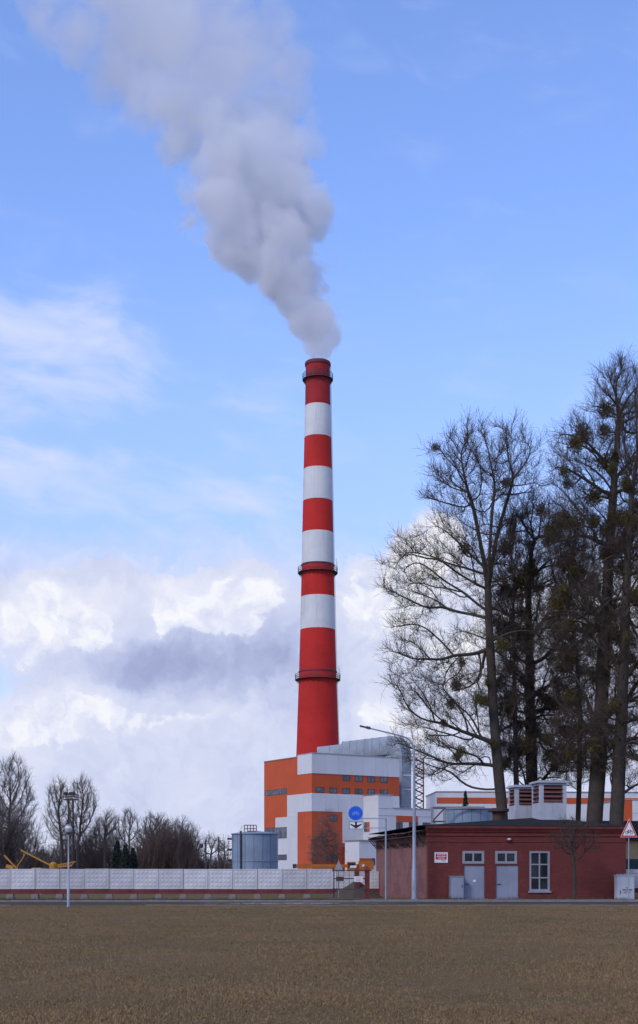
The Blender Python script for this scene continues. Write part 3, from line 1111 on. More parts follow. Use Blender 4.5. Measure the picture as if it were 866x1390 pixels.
def build_plant():
    root = thing('power_plant', (RF.o.x, RF.o.y, 0), 'orange and white clad boiler house in front of the tall chimney', 'building')
    H = 25.0
    UE = RF.u(541)
    MB().prism(quad_of(0, UE, 0, LEN_L), 0, H).build('wall', M_orange, root)
    MB().prism(quad_of(.4, UE - .4, .4, LEN_L - .4), H + .002, H + .05).build('roof', M_roof, root)

    def panel(F, x0, y0, x1, y1, m, th=.10, ua=None, ub=None, joints=0.0):
        u0, u1, z0, z1 = uz(F, x0, y0, x1, y1)
        if ua is not None: u0 = ua
        if ub is not None: u1 = ub
        # vertical cladding cassettes, each its own piece
        n = max(1, round((u1 - u0) / 3.0))
        for i in range(n):
            a = u0 + (u1 - u0) * i / n + (.012 if i else 0); b = u0 + (u1 - u0) * (i + 1) / n - (.012 if i < n - 1 else 0)
            F.slab(MB(), a, b, max(z0, 0), z1, 0.0, th).build('cladding_panel', m, root)
    # right facade: white upper band with parapet, orange storey with windows, white lower storeys
    zt = H + .35
    zb = RF.z(424, 1049.5); zo = RF.z(424, 1076.5)
    u_blk = RF.u(464)
    def slab_n(F, u0, u1, z0, z1, m, th=.10, nm='cladding_panel'):
        n = max(1, round((u1 - u0) / 3.0))
        for i in range(n):
            a = u0 + (u1 - u0) * i / n + (.012 if i else 0); b = u0 + (u1 - u0) * (i + 1) / n - (.012 if i < n - 1 else 0)
            F.slab(MB(), a, b, z0, z1, 0.0, th).build(nm, m, root)
    zblk = RF.z(424, 1101)
    slab_n(RF, 0, UE, zb, zt, M_bwhite)
    slab_n(RF, 0, UE, zblk, zo, M_bwhite)
    slab_n(RF, u_blk, UE, RF.z(475, 1145), zblk - .01, M_bwhite)
    slab_n(RF, 0, u_blk - .012, 0, zblk - .012, M_orange, .06)
    # left facade (u counted from its far end; the corner is at LEN_L)
    ul = lambda x: LF.u(x)
    slab_n(LF, ul(405), LEN_L + .10, zb, zt, M_bwhite)
    slab_n(LF, ul(391), LEN_L + .10, zblk, zo, M_bwhite)
    slab_n(LF, ul(391), ul(405), LF.z(398, 1109), zblk - .01, M_bwhite)
    slab_n(LF, ul(375), ul(405), 0, LF.z(390, 1109) - .012, M_bwhite)
    slab_n(LF, ul(405) + .012, LEN_L + .06, 0, zblk - .012, M_orange, .06)
    # coping along the roof edges
    mb = MB()
    RF.slab(mb, -.15, UE, zt + .002, zt + .16, -.3, .18); mb.build('coping', M_galv, root)
    mb = MB()
    LF.slab(mb, 0, ul(405), H + .002, H + .14, -.3, .12); mb.build('coping', M_galv, root)
    mb = MB()
    LF.slab(mb, ul(405) + .01, LEN_L - .32, zt + .002, zt + .15, -.3, .16); mb.build('coping', M_galv, root)

    def win(F, x0, y0, x1, y1, cols=2, rows=1, off=0.0):
        u0, u1, z0, z1 = uz(F, x0, y0, x1, y1)
        F.window(root, u0, u1, z0, z1, M_steel_dark, M_bglass, cols, rows, .07, .05, off)
    for x in (464, 481, 498, 515):
        RF.window(root, RF.u(x), RF.u(x + 10), zb - 1.22, zb - .08, M_steel_dark, M_bglass, 2, 1, .07, .06)
    for x in (429, 446.3, 464, 481, 498, 515):
        RF.window(root, RF.u(x), RF.u(x + 10), zo + .10, zo + 1.24, M_steel_dark, M_bglass, 2, 1, .07, .06)
    win(RF, 447, 1106, 456.5, 1115, off=.06); win(RF, 447, 1160, 456.5, 1169, off=.06)
    win(LF, 361, 1071.5, 390, 1079, 8)
    win(LF, 361, 1123.5, 375, 1132, 3); win(LF, 375.5, 1123, 390.5, 1138, 2, 2, off=.1); win(LF, 377, 1160, 390.5, 1167.5, 2, off=.1)
    # glazed porch between the blocks
    mb = MB()
    u0 = RF.u(466); u1 = RF.u(480)
    z1 = RF.z(472, 1152)
    pr = []
    for i in range(4):
        u = u0 + (u1 - u0) * i / 3
        RF.slab(mb, u - .08, u + .08, 0, z1, 2.1, 2.28)
    RF.slab(mb, u0 - .2, u1 + .2, z1 + .002, z1 + .35, .1, 2.6)
    po = mb.build('porch', M_steel_dark, root)
    for i in range(3):
        a = u0 + (u1 - u0) * i / 3 + .09; b = u0 + (u1 - u0) * (i + 1) / 3 - .09
        RF.slab(MB(), a, b, .3, z1 - .1, 2.15, 2.2).build('pane', M_bwhite if i != 1 else M_bglass, po)
    return root


build_plant()


def build_annex():
    ua = RF.u(492)
    CA = RF.o + rd * ua - ld * 5.46
    A = Face(CA.x, CA.y, TH)
    root = thing('plant_annex', (CA.x, CA.y, 0), 'lower white annex with orange patches, carrying the grey duct', 'building')
    ut = A.u(532); ue = A.u(586)
    zt = A.z(513, 1078.5); zl = A.z(540, 1097.5)
    f = lambda u, t: CA + rd * u + ld * t
    MB().prism([f(0, 0), f(ut, 0), f(ut, 5.34), f(0, 5.34)], 0, zt).build('wall', M_bwhite, root)
    UEm = RF.u(541) - ua + .1
    MB().prism([f(ut + .01, 0), f(ue, 0), f(ue, 18), f(ue + 6, 18), f(ue + 6, 24), f(UEm, 24), f(UEm, 5.34), f(ut + .01, 5.34)], 0, zl).build('wall', M_bwhite, root)
    MB().prism([f(-.12, -.12), f(ut + .12, -.12), f(ut + .12, 5.3), f(-.12, 5.3)], zt + .002, zt + .15).build('coping', M_galv, root)
    mb = MB(); A.slab(mb, ut + .15, ue + .12, zl + .002, zl + .15, -.4, .12); mb.build('coping', M_galv, root)
    for (x0, y0, x1, y1, m) in ((537, 1107.5, 566, 1116, M_orange), (545.6, 1116.3, 554, 1126, M_bwhite), (517, 1157.5, 545, 1168, M_orange)):
        u0, u1, z0, z1 = uz(A, x0, y0, x1, y1)
        A.slab(MB(), u0, u1, z0, z1, 0, .09).build('cladding_panel', m, root)
    for (x0, y0, x1, y1) in ((537, 1116.3, 545.4, 1127), (554.2, 1116.3, 566, 1127), (573, 1116.5, 583, 1125)):
        u0, u1, z0, z1 = uz(A, x0, y0, x1, y1)
        A.window(root, u0, u1, z0, z1, M_steel_dark, M_bglass, 2, 1, .07, .12)
    # seams across the cladding
    for y in (1097.5, 1107.2):
        z = A.z(522, y)
        A.slab(MB(), .02, ue if y > 1100 else ut, z - .04, z + .04, 0, .03).build('seam', M_galv, root)
    # left end wall of the annex (toward the plant): a small orange and dark window
    L = Face(CA.x + ld.x * 5.34, CA.y + ld.y * 5.34, TH - 90)
    u0, u1, z0, z1 = uz(L, 494, 1116, 501, 1129)
    L.slab(MB(), u0 + (u1 - u0) * .5, u1, z0, z1, 0, .08).build('cladding_panel', M_orange, root)
    L.window(root, u0, u0 + (u1 - u0) * .48, z0, z1, M_steel_dark, M_bglass, 1, 2, .06, .1)
    # single-storey block in front, white over orange
    B = Face(CA.x - 1.6, CA.y - 7.0, TH)
    ub = B.u(536); zb = B.z(500, 1141.5)
    g = lambda u, t: B.o + rd * u + ld * t
    u0 = B.u(487)
    MB().prism([g(u0, 0), g(ub, 0), g(ub, 5.0), g(u0, 5.0)], 0, zb).build('wall', M_bwhite, root)
    MB().prism([g(u0 - .2, -.2), g(ub + .1, -.2), g(ub + .1, 4.9), g(u0 - .2, 4.9)], zb + .002, zb + .2).build('coping', M_galv, root)
    a, b_, z0, z1 = uz(B, 487, 1165, 503, 1175)
    B.slab(MB(), a, b_, .2, z1, 0, .08).build('cladding_panel', M_orange, root)
    a, b_, z0, z1 = uz(B, 503.5, 1165, 508, 1174)
    B.window(root, a, b_, z0, z1, M_steel_dark, M_bglass, 1, 1, .07, .1)
    return A, zl


ANX, ZL = build_annex()


def build_duct():
    """grey sheet-metal flue duct from the chimney over the roof, bending down onto the annex"""
    zc = 29.2
    P = [Vector((0.9, 297.5, zc - 1.0)), Vector((5.9, 293.2, zc - .8)), Vector((6.2, 292.9, zc - .3)), Vector((15.6, 283.4, zc - .1))]
    end = Vector((18.1, 280.0, 0))
    d = (end - Vector((P[-1].x, P[-1].y, 0))).normalized()
    c0 = P[-1]
    rr = 2.7
    for k in range(1, 8):
        a = R(90) * k / 7
        P.append(c0 + d * (rr * math.sin(a)) + Vector((0, 0, -rr * (1 - math.cos(a)))))
    last = P[-1]
    P.append(Vector((last.x, last.y, 20.0))); P.append(Vector((last.x, last.y, ZL + .3)))
    root = thing('flue_duct', (last.x, last.y, ZL), 'grey sheet metal flue duct bending down beside the chimney foot', 'duct')
    side = Vector((-d.y, d.x, 0))

    def section(p, tdir, w, h):
        upv = side.cross(tdir).normalized()
        c = []
        for sx, sy in ((-1, -1), (1, -1), (1, 1), (-1, 1)):
            for (ex, ey) in (((.88, 1.0), (1.0, .88)) if sx * sy < 0 else ((1.0, .88), (.88, 1.0))):
                c.append(p + side * (sx * ex * w / 2) + upv * (sy * ey * h / 2))
        return c

    def sweep(pts, w, h, name, m, parent, grow_=0.0):
        mb = MB(); n = 8
        for i, p in enumerate(pts):
            t = (pts[min(i + 1, len(pts) - 1)] - pts[max(i - 1, 0)]).normalized()
            s = section(p, t, w + grow_, h + grow_)
            s = sorted(s, key=lambda q: math.atan2((q - p).dot(side), (q - p).dot(side.cross(t).normalized())))
            mb.v += [tuple(q) for q in s]
        for i in range(len(pts) - 1):
            for k in range(n):
                mb.face(i * n + k, i * n + (k + 1) % n, (i + 1) * n + (k + 1) % n, (i + 1) * n + k)
        mb.face(*range(n)); mb.face(*[(len(pts) - 1) * n + k for k in range(n)])
        return mb.build(name, m, parent, smooth=True)
    sweep(P, 3.0, 3.9, 'duct_casing', M_duct, root)
    # stiffening flanges along the duct
    L = []
    for i in range(len(P) - 1):
        seg = (P[i + 1] - P[i]); m = max(1, int(seg.length / 2.2))
        for k in range(m):
            L.append((P[i] + seg * (k / m), seg.normalized()))
    for p, t in L[1:]:
        sweep([p - t * .04, p + t * .04], 3.0, 3.9, 'flange', M_duct, root, .12)
    # steel trestle under the run
    for q in (1, 3):
        b = P[q]
        mb = MB()
        for sgn in (-1, 1):
            mb.bar(b + side * sgn * 1.3 - Vector((0, 0, 1.9)), Vector((b.x, b.y, 24.5 if q == 1 else ZL)) + side * sgn * 1.3, .22)
        mb.bar(b + side * 1.5 - Vector((0, 0, 1.95)), b - side * 1.5 - Vector((0, 0, 1.95)), .25)
        mb.build('trestle', M_galv, root)
    # support frame left of the down-leg: pale posts with cross braces
    fb = Vector((last.x, last.y, 0)) - side * 0 + Vector((-3.0, -2.2, 0))
    c4 = [fb + Vector((x, y, 0)) for x, y in ((-1.1, -1.1), (1.1, -1.1), (1.1, 1.1), (-1.1, 1.1))]
    mb = MB()
    for c in c4:
        mb.bar((c.x, c.y, ZL + .1), (c.x, c.y, 25.8), .14)
    zz = [ZL + .2, 18.5, 21.2, 23.8, 25.7]
    for i in range(4):
        for k in range(4):
            a, b = c4[k], c4[(k + 1) % 4]
            mb.bar((a.x, a.y, zz[i + 1]), (b.x, b.y, zz[i + 1]), .10)
            mb.bar((a.x, a.y, zz[i]), (b.x, b.y, zz[i + 1]), .08)
    mb.build('support_frame', M_white, root)
    # walkway at the foot of the down-leg
    mb = MB().box(last.x - 4.2, last.x + 2.2, last.y - 2.6, last.y + 2.2, ZL + .16, ZL + .32)
    w = mb.build('walkway', M_steel_dark, root)
    mb = MB()
    for x in np.linspace(last.x - 4.1, last.x + 2.1, 6):
        mb.bar((x, last.y - 2.5, ZL + .3), (x, last.y - 2.5, ZL + 1.4), .06)
    for z in (.85, 1.4):
        mb.bar((last.x - 4.1, last.y - 2.5, ZL + z), (last.x + 2.1, last.y - 2.5, ZL + z), .06)
    for z in (19.5, 22.5):
        mb.bar((last.x - 4.1, last.y - 2.0, z), (last.x + 2.1, last.y - 2.0, z), .12)
    mb.build('railing', M_white, w)


build_duct()


def build_stair_tower():
    b = at(568, 1095, 283.0)
    root = thing('stair_tower', (b.x, b.y, ZL), 'dark red zigzag steel stair tower right of the grey duct', 'stair tower')
    ztop = EYE + (HZ - 1030) / FPX * 283
    w = .95
    for sx in (-1, 1):
        for sy in (-1, 1):
            MB().bar((b.x + sx * w, b.y + sy * w, ZL), (b.x + sx * w, b.y + sy * w, ztop), .13).build('post', M_railred, root)
    n = 7
    for i in range(n):
        z0 = ZL + (ztop - ZL) * i / n; z1 = ZL + (ztop - ZL) * (i + 1) / n
        zm = (z0 + z1) / 2
        MB().bar((b.x - w, b.y - .5, z0), (b.x + w, b.y - .5, zm), .55, .16).build('flight', M_railred, root)
        MB().bar((b.x + w, b.y + .5, zm), (b.x - w, b.y + .5, z1), .55, .16).build('flight', M_railred, root)
        mb = MB()
        for (qa, qb) in ((z0, zm), (zm, z1)):
            mb.bar((b.x - w, b.y - w, qa), (b.x + w, b.y - w, qb), .10); mb.bar((b.x + w, b.y - w, qa), (b.x - w, b.y - w, qb), .10)
        mb.build('cross_brace', M_railred, root)
        MB().box(b.x - w - .12, b.x - w + .5, b.y - w, b.y + w, z1 - .14, z1 + .02).build('landing', M_steel_dark, root)
        MB().box(b.x + w - .5, b.x + w + .12, b.y - w, b.y + w, zm - .14, zm + .02).build('landing', M_steel_dark, root)


build_stair_tower()

# ------------------------------------------------------------------ industrial buildings behind the trees
def build_workshop():
    F = Face(*(at(592, 1187, 330).xy), 3.0)
    root = thing('workshop_hall', (F.o.x, F.o.y, 0), 'long white workshop hall with an orange band behind the trees', 'building')
    Lw = 62.0
    zt = F.z(600, 1075); z1 = F.z(600, 1082.5); z2 = F.z(600, 1090.5)
    F.slab(MB(), 0, Lw, 0, zt, -20, 0).build('wall', M_bwhite, root)
    n = 10
    for i in range(n):
        F.slab(MB(), Lw * i / n + .02, Lw * (i + 1) / n - .02, z2, z1, 0, .1).build('cladding_panel', M_orange, root)
    mb = MB(); F.slab(mb, -.2, Lw + .2, zt + .002, zt + .2, -20.2, .2); mb.build('coping', M_galv, root)


build_workshop()


def build_right_hall():
    F = Face(*(at(842, 1187, 190).xy), 6.0)
    root = thing('orange_hall', (F.o.x, F.o.y, 0), 'orange and white hall at the right edge behind the warning sign', 'building')
    z = F.z(850, 1086); zb = F.z(850, 1113)
    F.slab(MB(), 0, 18, 0, z, -14, 0).build('wall', M_bwhite, root)
    u1 = F.u(857)
    F.slab(MB(), 0, u1, 0, z, 0, .09).build('cladding_panel', M_orange, root)
    for i in range(5):
        F.slab(MB(), u1 + .05 + i * 1.2, u1 + 1.2 + i * 1.2, zb + 1.0, z, 0, .05).build('cladding_panel', M_bwhite, root)
    mb = MB(); F.slab(mb, -.15, 18.1, z + .002, z + .15, -14.1, .15); mb.build('coping', M_galv, root)


build_right_hall()


def build_yellow_house():
    F = Face(*(at(838, 1187, 118).xy), 4.0)
    root = thing('beige_house', (F.o.x, F.o.y, 0), 'low beige house with dark roof and dark green base at the right edge', 'building')
    z0 = F.z(858, 1166); z1 = F.z(858, 1141)
    F.slab(MB(), 0, 14, 0, z1, -7, 0).build('wall', M_beige, root)
    F.slab(MB(), 0, 14, 0, z0, 0, .06).build('base_band', M_green, root)
    p = F.p; zr = F.z(858, 1112)
    mb = MB()
    mb.v += [tuple(q) for q in (p(-.4, z1 + .01, .5), p(14.4, z1 + .01, .5), p(14.4, z1 + .01, -7.5), p(-.4, z1 + .01, -7.5), p(-.4, zr, -3.5), p(14.4, zr, -3.5))]
    for f in ((0, 1, 5, 4), (2, 3, 4, 5), (0, 4, 3), (1, 2, 5), (3, 2, 1, 0)):
        mb.face(*f)
    mb.build('roof', M_roof, root)
    F.window(root, 2.6, 3.8, z0 + .15, z1 - .25, M_white, M_bglass, 2, 1, .08, .09)


build_yellow_house()


def tank(name, x0, x1, ytop, Y, label, rails=True):
    k = Y / FPX
    r = (x1 - x0) / 2 * k; c = at((x0 + x1) / 2, HZ, Y); zt = EYE + (HZ - ytop) * k
    root = thing(name, (c.x, c.y, 0), label, 'tank')
    n = 16
    for i in range(n):
        a0 = 2 * math.pi * i / n + .01; a1 = 2 * math.pi * (i + 1) / n - .01
        mb = MB()
        pts = [(c.x + r * math.cos(a0 + (a1 - a0) * q / 4), c.y + r * math.sin(a0 + (a1 - a0) * q / 4)) for q in range(5)]
        inn = [(c.x + (r - .06) * math.cos(a0 + (a1 - a0) * q / 4), c.y + (r - .06) * math.sin(a0 + (a1 - a0) * q / 4)) for q in range(4, -1, -1)]
        mb.prism(pts + inn, 0, zt).build('shell_plate', M_tank, root, smooth=True)
    MB().lathe((c.x, c.y, 0), [(r - .09, 0), (r - .09, zt - .05)], 32).build('inner_shell', M_galv, root, smooth=True)
    MB().lathe((c.x, c.y, 0), [(r + .12, zt), (r + .12, zt + .12), (.25, zt + .45)], 32).build('roof', M_tank, root, smooth=True)
    MB().ring((c.x, c.y, zt * .5), (0, 0, 1), r + .01, r + .07, .1).build('hoop', M_tank, root)
    if rails:
        xp = (329 - CX) * k
        yy = c.y - math.sqrt(max(r * r - (xp - c.x) ** 2, 0)) - .15
        MB().tube([(xp, yy, 0), (xp, yy, zt + .35)], .11, 8).build('down_pipe', M_steel_dark, root)
        xl = (313.5 - CX) * k
        mb = MB()
        for sx in (-.22, .22):
            mb.bar((xl + sx, c.y - .6, 0), (xl + sx, c.y - .6, zt), .05)
        for i in range(24):
            z = zt * i / 24
            mb.bar((xl - .22, c.y - .6, z), (xl + .22, c.y - .6, z), .04)
        for i in range(5):
            z = zt * (i + .6) / 5
            mb.bar((xl - .3, c.y - .75, z), (xl + .4, c.y - .45, z), .06, .22)
        mb.build('ladder', M_steel_dark, root)
        xa, xb = (333 - CX) * k, (349 - CX) * k
        mb = MB()
        zr = zt + .3
        for x in np.linspace(xa, xb, 5):
            for yy in (c.y - 1.2, c.y):
                mb.bar((x, yy, zr - .2), (x, yy, zr + .75), .05)
        for z in (zr + .35, zr + .75):
            for yy in (c.y - 1.2, c.y):
                mb.bar((xa, yy, z), (xb, yy, z), .05)
        mb.build('roof_railing', M_railred, root)
        MB().box((338 - CX) * k, (349 - CX) * k, c.y - 1.1, c.y - .1, zr - .1, zr + .12).build('hatch', M_railred, root)
        mb = MB()
        x2 = (322 - CX) * k
        for yy in (c.y - 1.2, c.y - .6):
            mb.bar((x2, yy, zt + .1), (xa, yy, zr + .75), .045); mb.bar((x2, yy, zt - .2), (xa, yy, zr + .3), .045)
            mb.bar((xa - .3, yy, zr), (xa - .3, yy, zr + .7), .045)
        mb.build('stair_rail', M_white, root)
    return root


tank('storage_tank', 315.5, 378, 1133, 150.0, 'blue grey cylindrical storage tank with ladder, left of the plant')
tank('storage_tank', 604, 668, 1099.5, 150.0, 'pale blue grey tank showing above the brick building roof', rails=False)


def build_pipe_rack():
    k = 146 / FPX
    b = at(586, HZ, 146)
    root = thing('pipe_rack', (b.x, b.y, 0), 'steel pipe rack frame beside the tank above the brick roof', 'pipe rack')
    xs = [(x - CX) * k for x in (586, 603)]
    zt = EYE + (HZ - 1097) * k
    for x in xs:
        for yy in (145.2, 147):
            MB().bar((x, yy, 0), (x, yy, zt), .14).build('post', M_galv, root)
    mb = MB()
    for yy in (145.2, 147):
        mb.bar((xs[0] - .1, yy, zt + .08), ((656 - CX) * k, yy, zt + .08), .14)
    mb.build('top_beam', M_galv, root)
    mb = MB()
    for i in range(4):
        z0 = 3 + (zt - 3) * i / 4; z1 = 3 + (zt - 3) * (i + 1) / 4
        for yy in (145.1, 147.1):
            a, c = (xs[0], xs[1]) if i % 2 else (xs[1], xs[0])
            mb.bar((a, yy, z0), (c, yy, z1), .08)
            mb.bar((xs[0], yy, z1), (xs[1], yy, z1), .08)
    tag(mb.build('bracing', M_steel_dark, root), kind='stuff')


build_pipe_rack()

# ------------------------------------------------------------------ brick building in front
BA = 8.0
BF = Face(*(at(580, HZ, 82.0).xy), BA)
M_brickf = brick_mat('painted red brick', (0.140, 0.025, 0.021), (0.175, 0.032, 0.026), (0.075, 0.017, 0.016), BA, .010, .35)
M_bricks = brick_mat('bare pink brick', (0.26, 0.080, 0.066), (0.155, 0.040, 0.034), (0.24, 0.16, 0.145), BA, .012, .6)


def build_brick():
    root = thing('brick_building', (BF.o.x, BF.o.y, 0), 'low red brick building with two grey doors and roof vents', 'building')
    fd = BF.d; sd_ = Vector((-fd.y, fd.x))
    L = BF.u(849); D = 17.6
    H = 4.05
    o = BF.o
    f = lambda u, t: o + fd * u + sd_ * t
    SF = Face(*(o + sd_ * D), BA - 90)          # left side; u from the far end to the corner
    # openings in the front wall: (u0, u1, z0, z1)
    d1 = (BF.u(628.5), BF.u(657.5), 0.10, 2.19); t1 = (BF.u(627), BF.u(656.5), 2.27, 3.06)
    d2 = (BF.u(672), BF.u(703.5), 0.10, 2.19); t2 = (BF.u(671.5), BF.u(701), 2.27, 3.06)
    wn = (BF.u(718), BF.u(745.5), .56, 3.06)
    # wall built from strips round the openings so that the openings are real recesses
    cuts = sorted(set([0.0, L] + [q for r_ in (d1, t1, d2, t2, wn) for q in r_[:2]]))
    mb = MB()
    for a, b in zip(cuts[:-1], cuts[1:]):
        m = (a + b) / 2
        op = sorted([(r_[2], r_[3]) for r_ in (d1, t1, d2, t2, wn) if r_[0] <= m <= r_[1]])
        z = 0.0
        for z0, z1 in op:
            if z0 - z > .001:
                BF.slab(mb, a, b, z, z0, -.38, 0)
            z = z1
        BF.slab(mb, a, b, z, H, -.38, 0)
    mb.build('front_wall', M_brickf, root, fix=False)
    mb = MB(); SF.slab(mb, 0, D - .40, 0, H, -.38, 0); mb.build('side_wall', M_bricks, root)
    mb = MB(); SF.slab(mb, D - .395, D + .004, 0, H, -.30, .003); mb.build('corner_pier', M_brickf, root)
    MB().prism([f(L - .38, .39), f(L - .004, .39), f(L - .004, D), f(L - .38, D)], 0, H).build('end_wall', M_brickf, root)
    MB().prism([f(.4, D - .38), f(L - .4, D - .38), f(L - .4, D - .01), f(.4, D - .01)], 0, H).build('rear_wall', M_brickf, root)
    # dark room behind the glass
    # stepped cornice: courses stepping out
    for i, (za, zb, out) in enumerate(((4.0, 4.12, .06), (4.125, 4.24, .02), (4.245, 4.34, .10), (4.345, 4.45, .16), (4.455, 4.60, .24))):
        mb = MB(); BF.slab(mb, -.06 - out * .4, L + out * .6, za, zb, -.3, out)
        mb.build('cornice_course', M_cornice, root)
    mb = MB(); BF.slab(mb, -.1, L + .1, 3.62, 3.70, 0, .035); mb.build('string_course', M_cornice, root)
    # left eave: rotten overhang, bare rafters
    n = 22
    for i in range(n):
        u = .2 + (D - .4) * i / (n - 1) + random.uniform(-.08, .08)
        if random.random() < .12:
            continue
        p0 = SF.p(u, 4.30, -.2); p1 = SF.p(u + random.uniform(-.15, .15), 4.22 + random.uniform(-.12, .05), .62)
        MB().bar(p0, p1, .09, .13).build('rafter', M_rafter, root)
        MB().bar(SF.p(u, 4.14, .55), SF.p(u, 3.45 + random.uniform(-.1, .1), .02), .06).build('eave_strut', M_rafter, root)
    for i in range(9):
        u = D * (i + .5) / 9
        q = [SF.p(u - D / 18 + .02, 4.38 + random.uniform(-.03, .03), -.3), SF.p(u + D / 18 - .02, 4.38, -.3),
             SF.p(u + D / 18 - .02, 4.30 + random.uniform(-.10, .03), .72 + random.uniform(-.1, .06)), SF.p(u - D / 18 + .02, 4.30 + random.uniform(-.10, .03), .72 + random.uniform(-.1, .06))]
        MB().plate(q, (0, 0, 1), .05).build('eave_board', M_rafter, root)
    for z, o_ in ((4.05, .60), (3.72, .30)):
        SF_l = MB(); SF_l.bar(SF.p(.2, z + .04, o_), SF.p(D - .3, z - .05, o_), .05); SF_l.build('eave_lath', M_rafter, root)
    mb = MB(); SF.slab(mb, 0, D, 4.0, 4.26, -.3, .05); mb.build('side_cornice', M_rafter, root)
    # low hipped felt roof
    mb = MB()
    e = .25
    c = [f(-.55, -e), f(L + e, -e), f(L + e, D + e), f(-.55, D + e)]
    rz = 5.55; r0, r1 = f(BF.u(738, -D * .45), D * .45), f(BF.u(738, -D * .45) + .4, D * .75)
    b0 = 4.605
    mb.v += [(q.x, q.y, b0 if i in (1,) else b0 - (.0 if i in (0, 1) else .0)) for i, q in enumerate(c)] + [(r0.x, r0.y, rz), (r1.x, r1.y, rz)]
    mb.v += [(q.x, q.y, b0 + .03) for q in c]
    for q in ((0, 1, 4), (1, 2, 5, 4), (2, 3, 5), (3, 0, 4, 5)):
        mb.face(*[k + 6 if k < 4 else k for k in q])
    for k in range(4):
        mb.face(k, (k + 1) % 4, 6 + (k + 1) % 4, 6 + k)
    mb.face(3, 2, 1, 0)
    mb.build('roof', M_roof, root)
    # doors with frame, leaf, fittings
    for j, (d, t, lab) in enumerate(((d1, t1, 'grey metal door with a small white notice'), (d2, t2, 'plain grey metal door under a wall lamp'))):
        u0, u1, z0, z1 = d
        BF.slab(MB(), u0 + .02, u1 - .02, z0, z1 - .02, -.16, -.08).build('door', M_door, root)
        dr = root.children[-1] if False else [o2 for o2 in COL.objects if o2.parent == root][-1]
        dr['label'] = lab
        mb = MB(); BF.slab(mb, u0 + .06, u1 - .06, z0 + .08, z1 - .10, -.08, -.072); mb.build('door_panel', M_door, dr)
        mb = MB(); mb.bar(BF.p(u0 + .10, 1.0, -.03), BF.p(u0 + .34, 1.0, -.03), .035); mb.bar(BF.p(u0 + .12, 1.0, -.08), BF.p(u0 + .12, 1.0, -.01), .03); mb.build('handle', M_steel_dark, dr)
        for hz in (.45, 1.75):
            BF.slab(MB(), u1 - .09, u1 - .03, hz - .07, hz + .07, -.08, -.05).build('hinge', M_galv, dr)
        if j == 0:
            BF.slab(MB(), u0 + .62, u0 + .80, 1.14, 1.27, -.07, -.066).build('notice', M_white, dr)
        for (a, b, e0, e1) in ((u0 - .06, u0 + .018, z0, z1 + .04), (u1 - .018, u1 + .06, z0, z1 + .04)):
            BF.slab(MB(), a, b, e0, e1, -.14, .012).build('door_jamb', M_cornice, root)
        BF.slab(MB(), u0 - .10, u1 + .10, 0.0, .098, -.3, .35).build('door_step', M_foot, root)
        # transom window above
        BF.window(root, t[0], t[1], t[2], t[3], M_fgrey, M_glass, 2, 1, .15, .12, -.10, 'transom_window')
        BF.slab(MB(), t[0] - .08, t[1] + .08, t[3] + .002, t[3] + .12, -.05, .012).build('lintel_shadow', M_cornice, root)  # dark strip painted in for the lintel's shadow over the transom
    BF.window(root, wn[0], wn[1], wn[2], wn[3], M_fgrey, M_glass, 2, 3, .12, .12, -.12, 'tall_window')
    BF.slab(MB(), wn[0] - .08, wn[1] + .08, wn[2] - .10, wn[2] - .002, -.1, .09).build('window_sill', M_fgrey, root)
    # backing so no daylight comes through the openings
    BF.slab(MB(), d1[0] - .3, wn[1] + .3, 0, 3.5, -.75, -.42).build('inner_wall', M_rafter, root)
    # wall lamp above the second door
    p = BF.p(BF.u(690), 3.78, .02)
    lm = MB().lathe((p.x, p.y - .10, p.z), [(.05, -.06), (.13, -.03), (.14, .03), (.06, .08)], 12).build('wall_lamp', M_lens, root, smooth=True)
    # flat concrete apron along the foot of the wall
    BF.slab(MB(), -.1, L + .3, 0, .06, .002, .55).build('apron', M_foot, root)
    return root, L, f


BRK, BL, BPT = build_brick()


M_vent = mat('ventilator pale grey', (0.40, 0.42, 0.47), 0.7, 0.2, 1.2, streak=0.3)


